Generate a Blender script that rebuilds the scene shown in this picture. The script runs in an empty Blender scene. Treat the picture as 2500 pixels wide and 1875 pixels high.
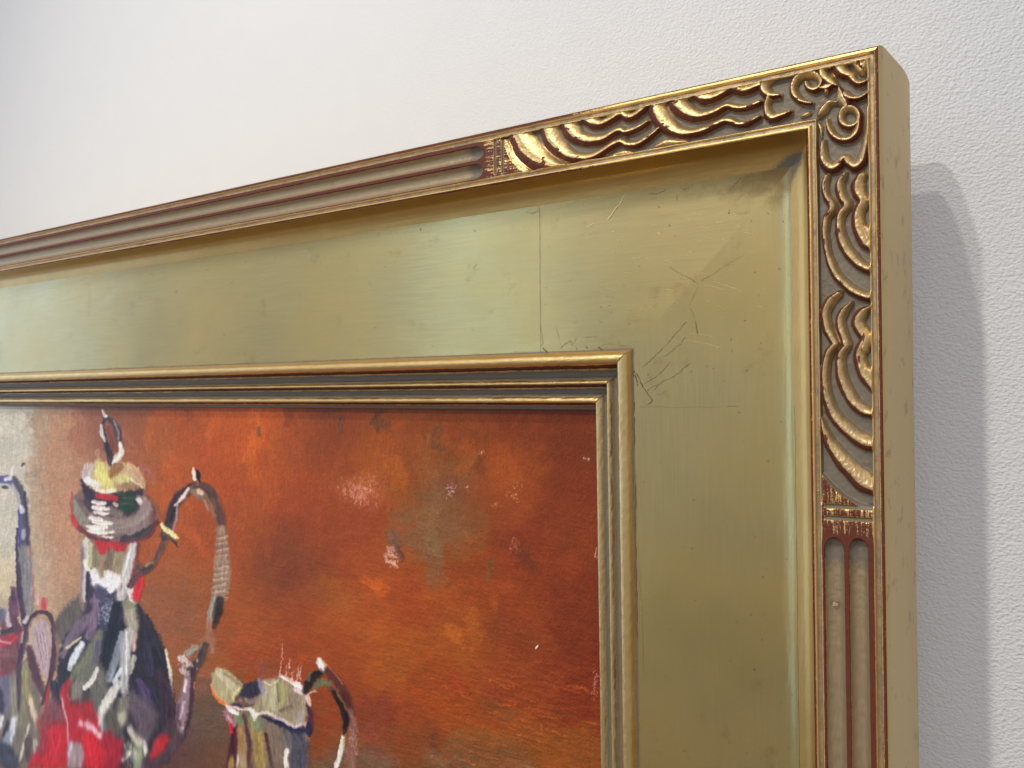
import bpy, math, random
import numpy as np
from mathutils import Vector, Matrix

# ------------------------------------------------------------------ camera, world, lamps
U = 0.02                                   # width of the carved lip (20 mm)
sc = bpy.context.scene
CP = (2.12885743, -12.6999477, -4.71133610)          # camera position in lip widths
YAW, PITCH, ROLL, FPX = -0.586970917, -8.14e-4, -1.43393e-2, 2022.0

def cam_axes():
    cy, sy, cp, sp, cr, sr = (math.cos(YAW), math.sin(YAW), math.cos(PITCH), math.sin(PITCH), math.cos(ROLL), math.sin(ROLL))
    right = np.array([cy, -sy, 0.]); fwd = np.array([sy, cy, 0.]); up = np.array([0, 0, 1.])
    f2 = fwd*cp+up*sp; u2 = up*cp-fwd*sp
    return right*cr+u2*sr, u2*cr-right*sr, f2
RT, UP_, FW = cam_axes()

cam_d = bpy.data.cameras.new("camera")
cam = bpy.data.objects.new("camera", cam_d)
sc.collection.objects.link(cam)
M = Matrix(((RT[0], UP_[0], -FW[0], CP[0]*U), (RT[1], UP_[1], -FW[1], CP[1]*U), (RT[2], UP_[2], -FW[2], CP[2]*U), (0, 0, 0, 1)))
cam.matrix_world = M
cam_d.sensor_width = 4.8; cam_d.sensor_fit = 'HORIZONTAL'
cam_d.lens = 4.8*FPX/2500
cam_d.clip_start = 0.005; cam_d.clip_end = 50
cam_d.dof.use_dof = True
cam_d.dof.focus_distance = 14.2*U
cam_d.dof.aperture_fstop = 5.0
sc.camera = cam

sc.view_settings.view_transform = 'Standard'
sc.view_settings.look = 'None'
sc.view_settings.gamma = 1
sc.view_settings.exposure = 0.0

wd = bpy.data.worlds.new("World"); sc.world = wd; wd.use_nodes = True
wn = wd.node_tree.nodes; wl = wd.node_tree.links
wn.clear()
wo = wn.new('ShaderNodeOutputWorld'); bg = wn.new('ShaderNodeBackground')
tc = wn.new('ShaderNodeTexCoord'); sep = wn.new('ShaderNodeSeparateXYZ'); mr = wn.new('ShaderNodeMapRange'); cr_ = wn.new('ShaderNodeValToRGB')
wl.new(tc.outputs['Generated'], sep.inputs[0]); wl.new(sep.outputs['Z'], mr.inputs['Value'])
mr.inputs['From Min'].default_value = -1; mr.inputs['From Max'].default_value = 1
wl.new(mr.outputs[0], cr_.inputs[0]); wl.new(cr_.outputs[0], bg.inputs[0]); wl.new(bg.outputs[0], wo.inputs[0])
e = cr_.color_ramp.elements
e[0].position = 0.0; e[0].color = (0.13, 0.108, 0.085, 1)       # floor of the gallery
e[1].position = 1.0; e[1].color = (0.52, 0.54, 0.66, 1)       # ceiling
n = e.new(0.36); n.color = (0.25, 0.232, 0.21, 1)
n = e.new(0.60); n.color = (0.435, 0.448, 0.465, 1)
bg.inputs[1].default_value = 1.42

def aim(o, target):
    d = Vector(target)-o.location
    o.rotation_euler = d.to_track_quat('-Z', 'Y').to_euler()
def spot(name, loc, target, power, col, size_deg, blend, rad):
    l = bpy.data.lights.new(name, 'SPOT'); l.energy = power; l.color = col
    l.spot_size = math.radians(size_deg); l.spot_blend = blend; l.shadow_soft_size = rad
    o = bpy.data.objects.new(name, l); sc.collection.objects.link(o); o.location = loc; aim(o, target); return o
def area(name, loc, target, power, col, sx, sy):
    l = bpy.data.lights.new(name, 'AREA'); l.shape = 'RECTANGLE'; l.size = sx; l.size_y = sy; l.energy = power; l.color = col
    o = bpy.data.objects.new(name, l); sc.collection.objects.link(o); o.location = loc; aim(o, target); return o
# two ceiling spots up and to the left throw the double shadow on the wall; window light from the left, plus two added area lamps
spot('ceiling_spot', (-0.40, -1.64, 1.08), (-0.30, 0.08, -0.18), 54, (1.0, 0.965, 0.87), 35, 1.0, 0.026)
spot('ceiling_spot', (-0.38, -1.45, 1.62), (-0.27, 0.08, -0.17), 56, (1.0, 0.97, 0.88), 34, 1.0, 0.030)
area('cool_left_light', (-2.9, -0.75, 0.0), (-0.2, 0, -0.1), 9.0, (0.50, 0.80, 1.35), 1.1, 2.6)
area('cool_left_light', (-1.85, -2.38, 0.0), (-0.1, 0, -0.1), 3.6, (0.46, 0.80, 1.25), 0.30, 2.6)  # added second strip; the gap between them leaves a dark smudge in the gold
area('warm_fill_light', (-0.75, -2.4, 0.75), (-0.05, 0, -0.05), 0.5, (1.0, 0.74, 0.44), 1.1, 0.9)  # added warm area lamp, tints the reflection on the right of the panel

# ------------------------------------------------------------------ tracing helpers (all lengths in lip widths)
def on_plane(px, py, d):
    """where the photographed point lies on the plane at depth d behind the front of the lip"""
    px = np.asarray(px, float); py = np.asarray(py, float)
    dv = FW[None]*FPX + RT[None]*(px.reshape(-1, 1)-1250) - UP_[None]*(py.reshape(-1, 1)-937.5)
    s = (d-CP[1])/dv[:, 1]
    return np.array(CP)[None]+dv*s[:, None]
def to_px(P):
    v = P-np.array(CP); z = v@FW
    return 1250+FPX*(v@RT)/z, 937.5-FPX*(v@UP_)/z

def smooth(t): return t*t*(3-2*t)
def sstep(a, b, x): return smooth(np.clip((x-a)/(b-a), 0, 1))
_lat = {}
def vnoise(x, y, seed=0):
    if seed not in _lat: _lat[seed] = np.random.default_rng(seed).random((256, 256))
    L = _lat[seed]
    xi = np.floor(x).astype(int); yi = np.floor(y).astype(int)
    fx = smooth(x-xi); fy = smooth(y-yi)
    a = L[xi & 255, yi & 255]; b = L[(xi+1) & 255, yi & 255]; c = L[xi & 255, (yi+1) & 255]; d = L[(xi+1) & 255, (yi+1) & 255]
    return (a*(1-fx)+b*fx)*(1-fy)+(c*(1-fx)+d*fx)*fy
def fbm(x, y, o=4, seed=0):
    r = 0; a = .5; t = 0
    for i in range(o):
        r = r+a*vnoise(x*2**i+7.3*i, y*2**i+3.1*i, seed+i); t += a; a *= .5
    return r/t
def curve(pts, vals, n=6):
    """Catmull-Rom through the points, values carried along"""
    p = np.array(pts, float); v = np.asarray(vals, float)
    if len(p) == 2: 
        t = np.linspace(0, 1, 5)[:, None]
        return p[0]*(1-t)+p[1]*t, v[0]*(1-t[:, 0])+v[1]*t[:, 0]
    q = np.vstack([2*p[0]-p[1], p, 2*p[-1]-p[-2]]); out = []; ov = []
    for i in range(len(p)-1):
        a, b, c, d = q[i:i+4]
        for t in np.linspace(0, 1, n, endpoint=False):
            out.append(.5*(2*b+(c-a)*t+(2*a-5*b+4*c-d)*t*t+(3*b-a-3*c+d)*t**3)); ov.append(v[i]*(1-t)+v[i+1]*t)
    out.append(p[-1]); ov.append(v[-1])
    return np.array(out), np.array(ov)
def near(x, y, pts, wid):
    """nearest place on a polyline: distance, signed side, width there, arc length"""
    best = np.full(x.shape, 1e9); side = np.zeros(x.shape); w = np.ones(x.shape); al = np.zeros(x.shape); L = 0
    for i in range(len(pts)-1):
        a = pts[i]; b = pts[i+1]; e = b-a; l2 = e@e
        if l2 < 1e-12: continue
        t = np.clip(((x-a[0])*e[0]+(y-a[1])*e[1])/l2, 0, 1)
        dx = x-(a[0]+t*e[0]); dy = y-(a[1]+t*e[1]); d = np.hypot(dx, dy)
        m = d < best
        best = np.where(m, d, best); side = np.where(m, np.sign(e[0]*dy-e[1]*dx), side)
        w = np.where(m, wid[i]*(1-t)+wid[i+1]*t, w); al = np.where(m, L+t*math.sqrt(l2), al); L += math.sqrt(l2)
    return best, side, w, al, L
def inpoly(x, y, poly):
    r = np.zeros(x.shape, bool); n = len(poly)
    for i in range(n):
        x1, y1 = poly[i]; x2, y2 = poly[(i+1) % n]
        if y1 == y2: continue
        c = ((y1 > y) != (y2 > y)) & (x < (x2-x1)*(y-y1)/(y2-y1)+x1)
        r ^= c
    return r
# zoom windows in which the photograph was read: origin x, origin y, scale
W = dict(R1=(1800, 80, 4.148), R2=(1180, 140, 3.253), R3=(1900, 380, 3.455), R4=(1900, 780, 3.0725),
         P1=(0, 960, 3.318), P2=(0, 1375, 3.318), P3=(450, 1475, 4.022), P4=(600, 960, 2.458), P5=(900, 1400, 3.493),
         P8=(1200, 400, 2.765), N=(0, 0, 1.0), C8=(1300, 780, 4.148))
def px(reg, pts):
    ox, oy, s = W[reg]; return [(ox+x/s, oy+y/s) for x, y in pts]

# ------------------------------------------------------------------ object helpers
def tag(o, label=None, cat=None, kind=None, group=None):
    if label: o['label'] = label
    if cat: o['category'] = cat
    if kind: o['kind'] = kind
    if group: o['group'] = group
    return o
def link(o, parent=None):
    sc.collection.objects.link(o)
    if parent: o.parent = parent
    return o
def empty(name, loc):
    o = bpy.data.objects.new(name, None); o.location = loc; o.empty_display_size = .02
    return link(o)
def mesh_obj(name, V, F, mat, parent=None, attrs=None, smooth_=True, origin=(0, 0, 0)):
    me = bpy.data.meshes.new(name)
    V = np.asarray(V, np.float32)*U-np.array(origin, np.float32); F = np.asarray(F, np.int32)
    me.vertices.add(len(V)); me.vertices.foreach_set('co', V.ravel())
    k = F.shape[1]
    me.loops.add(F.size); me.loops.foreach_set('vertex_index', F.ravel())
    me.polygons.add(len(F)); me.polygons.foreach_set('loop_start', np.arange(0, F.size, k, dtype=np.int32))
    me.polygons.foreach_set('loop_total', np.full(len(F), k, np.int32))
    if smooth_: me.polygons.foreach_set('use_smooth', np.ones(len(F), bool))
    me.update(calc_edges=True)
    for kname, arr in (attrs or {}).items():
        arr = np.asarray(arr, np.float32)
        if arr.ndim == 2:
            a = me.color_attributes.new(kname, 'FLOAT_COLOR', 'POINT')
            a.data.foreach_set('color', np.hstack([arr, np.ones((len(arr), 1), np.float32)]).ravel())
        else:
            a = me.attributes.new(kname, 'FLOAT', 'POINT'); a.data.foreach_set('value', arr)
    me.materials.append(mat); me.validate()
    o = bpy.data.objects.new(name, me); link(o, parent)
    return o
def grid_faces(nr, nc, flip=False):
    i = np.arange(nr*nc).reshape(nr, nc)
    a, b, c, d = i[:-1, :-1].ravel(), i[:-1, 1:].ravel(), i[1:, 1:].ravel(), i[1:, :-1].ravel()
    return np.stack([a, d, c, b] if flip else [a, b, c, d], 1)

# ------------------------------------------------------------------ materials
def newmat(name):
    m = bpy.data.materials.new(name); m.use_nodes = True
    nt = m.node_tree; return m, nt, nt.nodes['Principled BSDF']
def N(nt, t, **kw):
    n = nt.nodes.new(t)
    for k, v in kw.items(): setattr(n, k, v)
    return n
def rgb(nt, c):
    n = N(nt, 'ShaderNodeRGB'); n.outputs[0].default_value = (*c, 1); return n.outputs[0]
def mixc(nt, f, a, b, typ='MIX'):
    n = N(nt, 'ShaderNodeMix', data_type='RGBA', blend_type=typ)
    for s, v in ((n.inputs[0], f), (n.inputs[6], a), (n.inputs[7], b)):
        if isinstance(v, (int, float)): s.default_value = v
        elif isinstance(v, tuple): s.default_value = (*v, 1)
        else: nt.links.new(v, s)
    return n.outputs[2]
def mixf(nt, f, a, b):
    n = N(nt, 'ShaderNodeMix', data_type='FLOAT')
    for s, v in ((n.inputs[0], f), (n.inputs[2], a), (n.inputs[3], b)):
        if isinstance(v, (int, float)): s.default_value = v
        else: nt.links.new(v, s)
    return n.outputs[0]
def math_(nt, op, a, b=0.0, c=None):
    n = N(nt, 'ShaderNodeMath', operation=op)
    for s, v in zip(n.inputs, (a, b, c)):
        if v is None: continue
        if isinstance(v, (int, float)): s.default_value = v
        else: nt.links.new(v, s)
    return n.outputs[0]
def noise(nt, vec, scale, detail=4, rough=.55, stretch=None):
    n = N(nt, 'ShaderNodeTexNoise'); n.inputs['Scale'].default_value = scale; n.inputs['Detail'].default_value = detail; n.inputs['Roughness'].default_value = rough
    if stretch:
        mp = N(nt, 'ShaderNodeMapping'); mp.inputs['Scale'].default_value = stretch
        nt.links.new(vec, mp.inputs[0]); vec = mp.outputs[0]
    nt.links.new(vec, n.inputs['Vector']); return n.outputs[0]
def ramp(nt, f, stops):
    n = N(nt, 'ShaderNodeValToRGB'); nt.links.new(f, n.inputs[0]); el = n.color_ramp.elements
    while len(el) > 1: el.remove(el[-1])
    el[0].position, el[0].color = stops[0][0], (*stops[0][1], 1)
    for p, c in stops[1:]:
        x = el.new(p); x.color = (*c, 1)
    return n.outputs[0]
def rangef(nt, f, a, b, c=0., d=1.):
    n = N(nt, 'ShaderNodeMapRange', interpolation_type='SMOOTHSTEP'); nt.links.new(f, n.inputs[0])
    for i, v in enumerate((a, b, c, d)): n.inputs[i+1].default_value = v
    return n.outputs[0]
def bump(nt, h, dist, strength=1.):
    n = N(nt, 'ShaderNodeBump'); n.inputs['Distance'].default_value = dist; n.inputs['Strength'].default_value = strength
    nt.links.new(h, n.inputs['Height']); return n

GOLD = (0.84, 0.56, 0.22); BOLE = (0.155, 0.036, 0.017); WAX = (0.215, 0.178, 0.132)
def gilt(name, along, gold=GOLD, rough=.42, wax=WAX, bole=BOLE):
    """gold leaf with rubbed-through red bole and grey wax patina held in float attributes"""
    m, nt, b = newmat(name); tcn = N(nt, 'ShaderNodeTexCoord'); ob = tcn.outputs['Object']
    st = (1, 1, 12) if along == 'x' else (12, 1, 1)
    st = tuple(float(s) for s in st)
    streak = noise(nt, ob, 260, 4, .6, st)
    grain = noise(nt, ob, 1500, 3, .6)
    blot = noise(nt, ob, 90, 3, .5)
    at1 = N(nt, 'ShaderNodeAttribute', attribute_name='bole').outputs['Fac']
    at2 = N(nt, 'ShaderNodeAttribute', attribute_name='wax').outputs['Fac']
    nz = math_(nt, 'ADD', math_(nt, 'MULTIPLY', math_(nt, 'SUBTRACT', streak, .5), .9), math_(nt, 'MULTIPLY', math_(nt, 'SUBTRACT', grain, .5), .7))
    mb = rangef(nt, math_(nt, 'ADD', at1, nz), .42, .58)
    nz2 = math_(nt, 'ADD', math_(nt, 'MULTIPLY', math_(nt, 'SUBTRACT', blot, .5), .6), math_(nt, 'MULTIPLY', math_(nt, 'SUBTRACT', grain, .5), .5))
    mw = rangef(nt, math_(nt, 'ADD', at2, nz2), .30, .75)
    at3 = N(nt, 'ShaderNodeAttribute', attribute_name='worn').outputs['Fac']
    g = mixc(nt, blot, tuple(c*.86 for c in gold), tuple(min(1, c*1.12) for c in gold))
    g = mixc(nt, at3, g, mixc(nt, streak, (.33, .235, .135), (.47, .36, .22)))
    bc = mixc(nt, grain, bole, tuple(c*.62 for c in bole))
    wc = mixc(nt, blot, tuple(c*.72 for c in wax), tuple(c*1.15 for c in wax))
    c1 = mixc(nt, mb, g, bc); c2 = mixc(nt, mw, c1, wc)
    nt.links.new(c2, b.inputs['Base Color'])
    mx = math_(nt, 'MAXIMUM', math_(nt, 'MULTIPLY', mb, .98), math_(nt, 'MULTIPLY', mw, .80))
    mx = math_(nt, 'MAXIMUM', mx, math_(nt, 'MULTIPLY', at3, .45))
    nt.links.new(math_(nt, 'SUBTRACT', 1., mx), b.inputs['Metallic'])
    r = mixf(nt, mb, rough, .55); r = mixf(nt, mw, r, .5); b.inputs['Specular IOR Level'].default_value = .3; nt.links.new(r, b.inputs['Roughness'])
    h = math_(nt, 'ADD', math_(nt, 'MULTIPLY', streak, .5), math_(nt, 'MULTIPLY', grain, .5))
    nt.links.new(bump(nt, h, .00010, .55).outputs[0], b.inputs['Normal'])
    return m
def leafmat(name, along, gold, seed):
    m, nt, b = newmat(name); tcn = N(nt, 'ShaderNodeTexCoord'); ob = tcn.outputs['Object']
    st = (1., 1., 26.) if along == 'x' else (26., 1., 1.)
    st2 = (26., 1., 1.) if along == 'x' else (1., 1., 26.)
    s1 = noise(nt, ob, 60, 5, .62, st); s2 = noise(nt, ob, 50, 4, .6, st2)
    cl = noise(nt, ob, 16+seed, 3, .5); fine = noise(nt, ob, 2600, 2, .5); rub = noise(nt, ob, 70, 5, .68)
    att = N(nt, 'ShaderNodeAttribute', attribute_name='wax').outputs['Fac']
    base = mixc(nt, rangef(nt, s1, .35, .7), tuple(c*.95 for c in gold), tuple(c*1.03 for c in gold))
    base = mixc(nt, rangef(nt, cl, .25, .85), base, (gold[0]*1.10, gold[1]*.96, gold[2]*.72))
    big = noise(nt, ob, 7+seed*.6, 3, .55)
    base = mixc(nt, math_(nt, 'MULTIPLY', rangef(nt, big, .47, .70), .50), base, (gold[0]*.66, gold[1]*.68, gold[2]*.62))
    base = mixc(nt, math_(nt, 'MULTIPLY', rangef(nt, rub, .60, .74), .30), base, (.30, .19, .07))
    w = rangef(nt, math_(nt, 'ADD', att, math_(nt, 'MULTIPLY', math_(nt, 'SUBTRACT', rub, .5), 1.2)), .35, .85)
    base = mixc(nt, w, base, (.27, .18, .075))
    nt.links.new(base, b.inputs['Base Color'])
    nt.links.new(mixf(nt, w, .97, .62), b.inputs['Metallic'])
    rr = math_(nt, 'ADD', .22, math_(nt, 'MULTIPLY', math_(nt, 'SUBTRACT', cl, .45), .22)); nt.links.new(rr, b.inputs['Roughness'])
    h = math_(nt, 'ADD', math_(nt, 'ADD', math_(nt, 'MULTIPLY', s1, .55), math_(nt, 'MULTIPLY', s2, .14)), math_(nt, 'MULTIPLY', fine, .10))
    bp = bump(nt, h, .00008, .45)
    h2 = noise(nt, ob, 22, 2, .5); b2 = bump(nt, h2, .0005, .1); nt.links.new(b2.outputs[0], bp.inputs['Normal'])
    nt.links.new(bp.outputs[0], b.inputs['Normal'])
    return m

# ------------------------------------------------------------------ the wall
def wall():
    m, nt, b = newmat('painted_plaster'); ob = N(nt, 'ShaderNodeTexCoord').outputs['Object']
    n1 = noise(nt, ob, 760, 2, .45, (1., 1., 1.35)); n2 = noise(nt, ob, 1250, 3, .55); n3 = noise(nt, ob, 55, 3, .5)
    v = N(nt, 'ShaderNodeTexVoronoi', feature='SMOOTH_F1'); v.inputs['Scale'].default_value = 780
    wv = N(nt, 'ShaderNodeMapping'); wv.inputs['Scale'].default_value = (1., 1., 1.5)
    ds = N(nt, 'ShaderNodeTexNoise'); ds.inputs['Scale'].default_value = 300
    nt.links.new(ob, ds.inputs['Vector'])
    vm = N(nt, 'ShaderNodeVectorMath', operation='MULTIPLY_ADD'); nt.links.new(ds.outputs['Color'], vm.inputs[0]); vm.inputs[1].default_value = (.004, .004, .004); nt.links.new(ob, vm.inputs[2])
    nt.links.new(vm.outputs[0], wv.inputs[0]); nt.links.new(wv.outputs[0], v.inputs['Vector'])
    h = math_(nt, 'ADD', math_(nt, 'ADD', math_(nt, 'MULTIPLY', n1, .9), math_(nt, 'MULTIPLY', v.outputs['Distance'], .30)), math_(nt, 'MULTIPLY', n2, .26))
    h = math_(nt, 'ADD', h, math_(nt, 'MULTIPLY', n3, .8))
    sx = N(nt, 'ShaderNodeSeparateXYZ'); nt.links.new(ob, sx.inputs[0])
    bw = bump(nt, h, .00085, .75); nt.links.new(rangef(nt, sx.outputs['X'], -.34, .07, .06, .60), bw.inputs['Strength']); nt.links.new(bw.outputs[0], b.inputs['Normal'])
    c = mixc(nt, n3, (.84, .832, .838), (.87, .862, .865)); nt.links.new(c, b.inputs['Base Color'])
    b.inputs['Roughness'].default_value = .48
    b.inputs['Specular IOR Level'].default_value = .35
    V = [(-420, 4.0, -160), (160, 4.0, -160), (160, 4.0, 200), (-420, 4.0, 200), (-420, 9, -160), (160, 9, -160), (160, 9, 200), (-420, 9, 200)]
    F = [(0, 1, 2, 3), (7, 6, 5, 4), (0, 4, 5, 1), (1, 5, 6, 2), (2, 6, 7, 3), (3, 7, 4, 0)]
    o = mesh_obj('wall', V, F, m, smooth_=False)
    tag(o, 'off-white gallery wall with fine orange-peel plaster texture behind the gold frame', kind='structure')
wall()

# ------------------------------------------------------------------ the frame
frame = empty('picture_frame', (0, 2.9*U, 0))
tag(frame, 'wide gilded wooden picture frame with carved outer lip, seen at its upper right corner', 'picture frame')
frame_inv = Vector(frame.location)
def part(name, V, F, mat, attrs=None, parent=None, smooth_=True):
    o = mesh_obj(name, V, F, mat, None, attrs, smooth_, origin=tuple(frame_inv) if parent is None else tuple(frame_inv))
    o.parent = parent or frame
    return o
def place(member, s, w, d):
    return np.stack([-s, d, -w], -1) if member == 'top' else np.stack([-w, d, -s], -1)
LEN = dict(top=40.0, right=20.0)

# carved ridges, read from the photograph: window, points, widths, height, which side shows red, red amount
RID = []
def rg(reg, pts, w, side=1, H=1.0, red=1.0):
    w = np.array(w, float) if hasattr(w, '__len__') else np.array([w]*len(pts), float)
    if len(w) != len(pts): w = np.interp(np.linspace(0, 1, len(pts)), np.linspace(0, 1, len(w)), w)
    P = px(reg, pts); p = np.array(P); s = W[reg][2]
    a = on_plane(p[:, 0], p[:, 1], .03)[:, [0, 2]]
    bx = on_plane(p[:, 0]+1, p[:, 1], .03)[:, [0, 2]]-a; by = on_plane(p[:, 0], p[:, 1]+1, .03)[:, [0, 2]]-a
    u = np.sqrt(np.abs(bx[:, 0]*by[:, 1]-bx[:, 1]*by[:, 0]))
    c, cw = curve(a, w*1.34/s*u/2, 6)
    RID.append((c, cw, side, H, red))
# top rail
rg('R2', [(182, 660), (225, 780), (300, 862), (375, 912)], [20, 46, 40, 12], H=.8, red=.25)
rg('R2', [(262, 622), (330, 735), (425, 812), (540, 855), (668, 868)], [95, 118, 100, 60, 16], H=1.15)
rg('R2', [(500, 560), (530, 650), (590, 722), (680, 780), (780, 800), (880, 782), (980, 722), (1080, 668), (1140, 692), (1230, 684), (1310, 635), (1385, 572)], [82, 80, 70, 52, 42, 40, 38, 34, 34, 34, 32, 26])
rg('R2', [(655, 530), (690, 590), (760, 642), (860, 660), (960, 640), (1070, 577), (1130, 592), (1210, 566), (1300, 515)], [74, 78, 60, 46, 42, 34, 32, 32, 28])
rg('R2', [(800, 490), (870, 522), (940, 524), (1010, 492), (1090, 448), (1140, 474), (1200, 462), (1250, 425), (1325, 362)], [40, 52, 42, 38, 42, 42, 40, 36, 40])
rg('R2', [(1345, 362), (1380, 450), (1440, 532), (1540, 592), (1640, 602), (1760, 572), (1920, 500), (2010, 530), (2090, 522), (2185, 474)], [72, 88, 74, 52, 42, 40, 32, 32, 32, 26])
rg('R2', [(1505, 335), (1560, 402), (1640, 452), (1740, 462), (1840, 432), (1930, 386), (2030, 402), (2110, 388), (2190, 357)], [72, 82, 62, 46, 42, 34, 34, 34, 30])
rg('R2', [(1668, 292), (1750, 322), (1830, 316), (1900, 282), (1970, 246), (2050, 264), (2120, 248), (2195, 220)], [44, 58, 44, 40, 44, 46, 42, 30])
rg('R2', [(1360, 705), (1440, 672), (1540, 668), (1620, 662)], [14, 32, 24, 8], H=.55, red=.4)
rg('R2', [(1000, 780), (1100, 752), (1180, 752)], [10, 24, 8], H=.45, red=.2)
# corner scrolls
rg('R1', [(630, 372), (470, 408), (340, 440), (270, 500), (258, 570), (300, 622), (350, 636), (425, 632)], [22, 40, 56, 62, 60, 56, 46, 26])
rg('R1', [(318, 632), (292, 720), (300, 810), (350, 858), (430, 838), (525, 802)], [40, 36, 52, 56, 50, 34])
rg('R1', [(692, 500), (715, 552), (770, 575), (832, 545), (850, 485), (822, 428), (750, 402), (665, 412), (592, 460), (555, 545), (572, 620), (640, 688), (748, 712)], [26, 36, 40, 40, 40, 44, 50, 52, 50, 46, 42, 36, 22])
rg('R1', [(885, 308), (850, 372), (872, 445), (930, 495), (1002, 535)], [54, 52, 66, 70, 26], H=1.1)
rg('R1', [(840, 560), (900, 556), (955, 530)], [20, 72, 40], H=1.05)
rg('R1', [(930, 500), (905, 560), (892, 612)], [50, 50, 16])
rg('R1', [(1005, 700), (925, 705), (862, 770), (826, 828)], [20, 40, 60, 30], H=.9, red=1.3)
rg('R1', [(720, 805), (640, 842)], [26, 12], H=.55, red=.2)
rg('R1', [(1040, 275), (1005, 340), (1060, 400), (1130, 430), (1172, 482), (1235, 510), (1322, 480)], [44, 74, 74, 50, 42, 48, 24])
rg('R1', [(1160, 252), (1235, 246), (1300, 240), (1290, 310), (1270, 385), (1215, 320), (1165, 262)], [36, 40, 40, 44, 36, 40, 36])
rg('R1', [(1225, 280), (1262, 325)], [46, 40])
rg('R1', [(1035, 560), (1062, 640), (1100, 705), (1110, 745)], [26, 82, 62, 40], side=-1, H=1.05)
rg('R1', [(1085, 618), (1150, 664), (1240, 658), (1330, 606)], [46, 36, 34, 20])
rg('R1', [(1112, 748), (1180, 762), (1232, 820), (1228, 890), (1182, 940), (1110, 946), (1052, 902), (1040, 838), (1068, 775), (1112, 748)], 44, side=-1)
rg('R1', [(1228, 840), (1228, 940), (1195, 1025), (1125, 1080), (1040, 1080), (962, 1030), (922, 960), (908, 885)], [36, 50, 54, 46, 44, 42, 36, 22], side=-1)
rg('R1', [(860, 1108), (858, 1220), (882, 1312), (950, 1372), (1020, 1340), (1080, 1262), (1130, 1320), (1195, 1352), (1258, 1300), (1290, 1200), (1310, 1080), (1328, 920), (1332, 760)], [38, 52, 62, 70, 62, 44, 56, 66, 62, 56, 50, 36, 14])
rg('R1', [(800, 880), (830, 960), (850, 1060)], [10, 26, 10], H=.4, red=.2)
# right rail, upper wave
rg('R3', [(405, 172), (383, 250), (400, 342), (452, 432), (402, 520), (386, 640), (402, 780), (442, 920), (502, 1032), (590, 1112), (680, 1170), (760, 1194), (826, 1152)], [26, 34, 36, 44, 38, 36, 36, 40, 44, 46, 48, 50, 34])
rg('R3', [(565, 148), (512, 230), (522, 330), (572, 412), (518, 500), (512, 640), (552, 762), (622, 862), (700, 932), (770, 962), (828, 940)], [18, 44, 46, 46, 42, 44, 50, 54, 50, 50, 28])
rg('R3', [(690, 170), (662, 240), (672, 312), (708, 384), (670, 462), (660, 560), (690, 660), (742, 742), (802, 790)], [46, 68, 62, 56, 56, 58, 62, 66, 40])
rg('R3', [(735, 610), (778, 665), (805, 730)], [30, 78, 36], H=.95, red=0)
rg('R3', [(715, 330), (760, 372)], [36, 12], H=.6, red=0)
# right rail, lower wave
rg('R3', [(505, 1160), (432, 1222), (386, 1322), (402, 1440), (440, 1520), (472, 1572)], [34, 50, 48, 46, 48, 44])
rg('R4', [(428, 180), (372, 250), (346, 370), (352, 540), (392, 680), (462, 782), (560, 870), (660, 935), (765, 935)], [36, 38, 36, 40, 50, 56, 62, 70, 52])
rg('R3', [(615, 1235), (545, 1310), (512, 1400), (540, 1510), (565, 1590)], [14, 44, 46, 48, 46])
rg('R4', [(512, 192), (462, 270), (460, 400), (500, 520), (562, 622), (640, 690), (745, 715)], [34, 42, 46, 52, 52, 50, 34])
rg('R3', [(775, 1275), (702, 1320), (660, 1400), (690, 1480), (732, 1550), (715, 1630)], [14, 54, 60, 56, 54, 50])
rg('R4', [(640, 160), (600, 260), (620, 360), (662, 450), (724, 540)], [48, 52, 54, 60, 30])
rg('R4', [(660, 370), (705, 420), (735, 480)], [30, 84, 30], H=.95, red=0)
rg('R4', [(650, 80), (720, 150)], [30, 14], H=.6, red=0)
rg('R4', [(325, 740), (360, 890), (440, 1020), (540, 1140), (640, 1235), (745, 1280)], [10, 46, 66, 78, 84, 60], red=1.15)
BLOCKS = []
def block(reg, pts):
    p = np.array(px(reg, pts)); BLOCKS.append(on_plane(p[:, 0], p[:, 1], .03)[:, [0, 2]])
block('R4', [(318, 1140), (400, 1232), (500, 1322), (600, 1378), (760, 1412), (760, 1700), (318, 1700)])
block('R2', [(175, 640), (190, 720), (235, 815), (300, 880), (380, 925), (380, 1010), (-200, 1010), (-200, 640)])
def s_of(x, y, member, d=0):
    p = on_plane([x], [y], d)[0]; return -p[0] if member == 'top' else -p[2]
BARS = {'top': [s_of(1207.5, 386, 'top'), s_of(1226, 384, 'top')], 'right': [s_of(2060, 1237, 'right'), s_of(2060, 1266, 'right')]}
FLUTE = {'top': s_of(1180, 380, 'top'), 'right': s_of(2060, 1312, 'right')}
CARVE_END = {'top': FLUTE['top']+.75, 'right': FLUTE['right']+.9}

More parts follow.
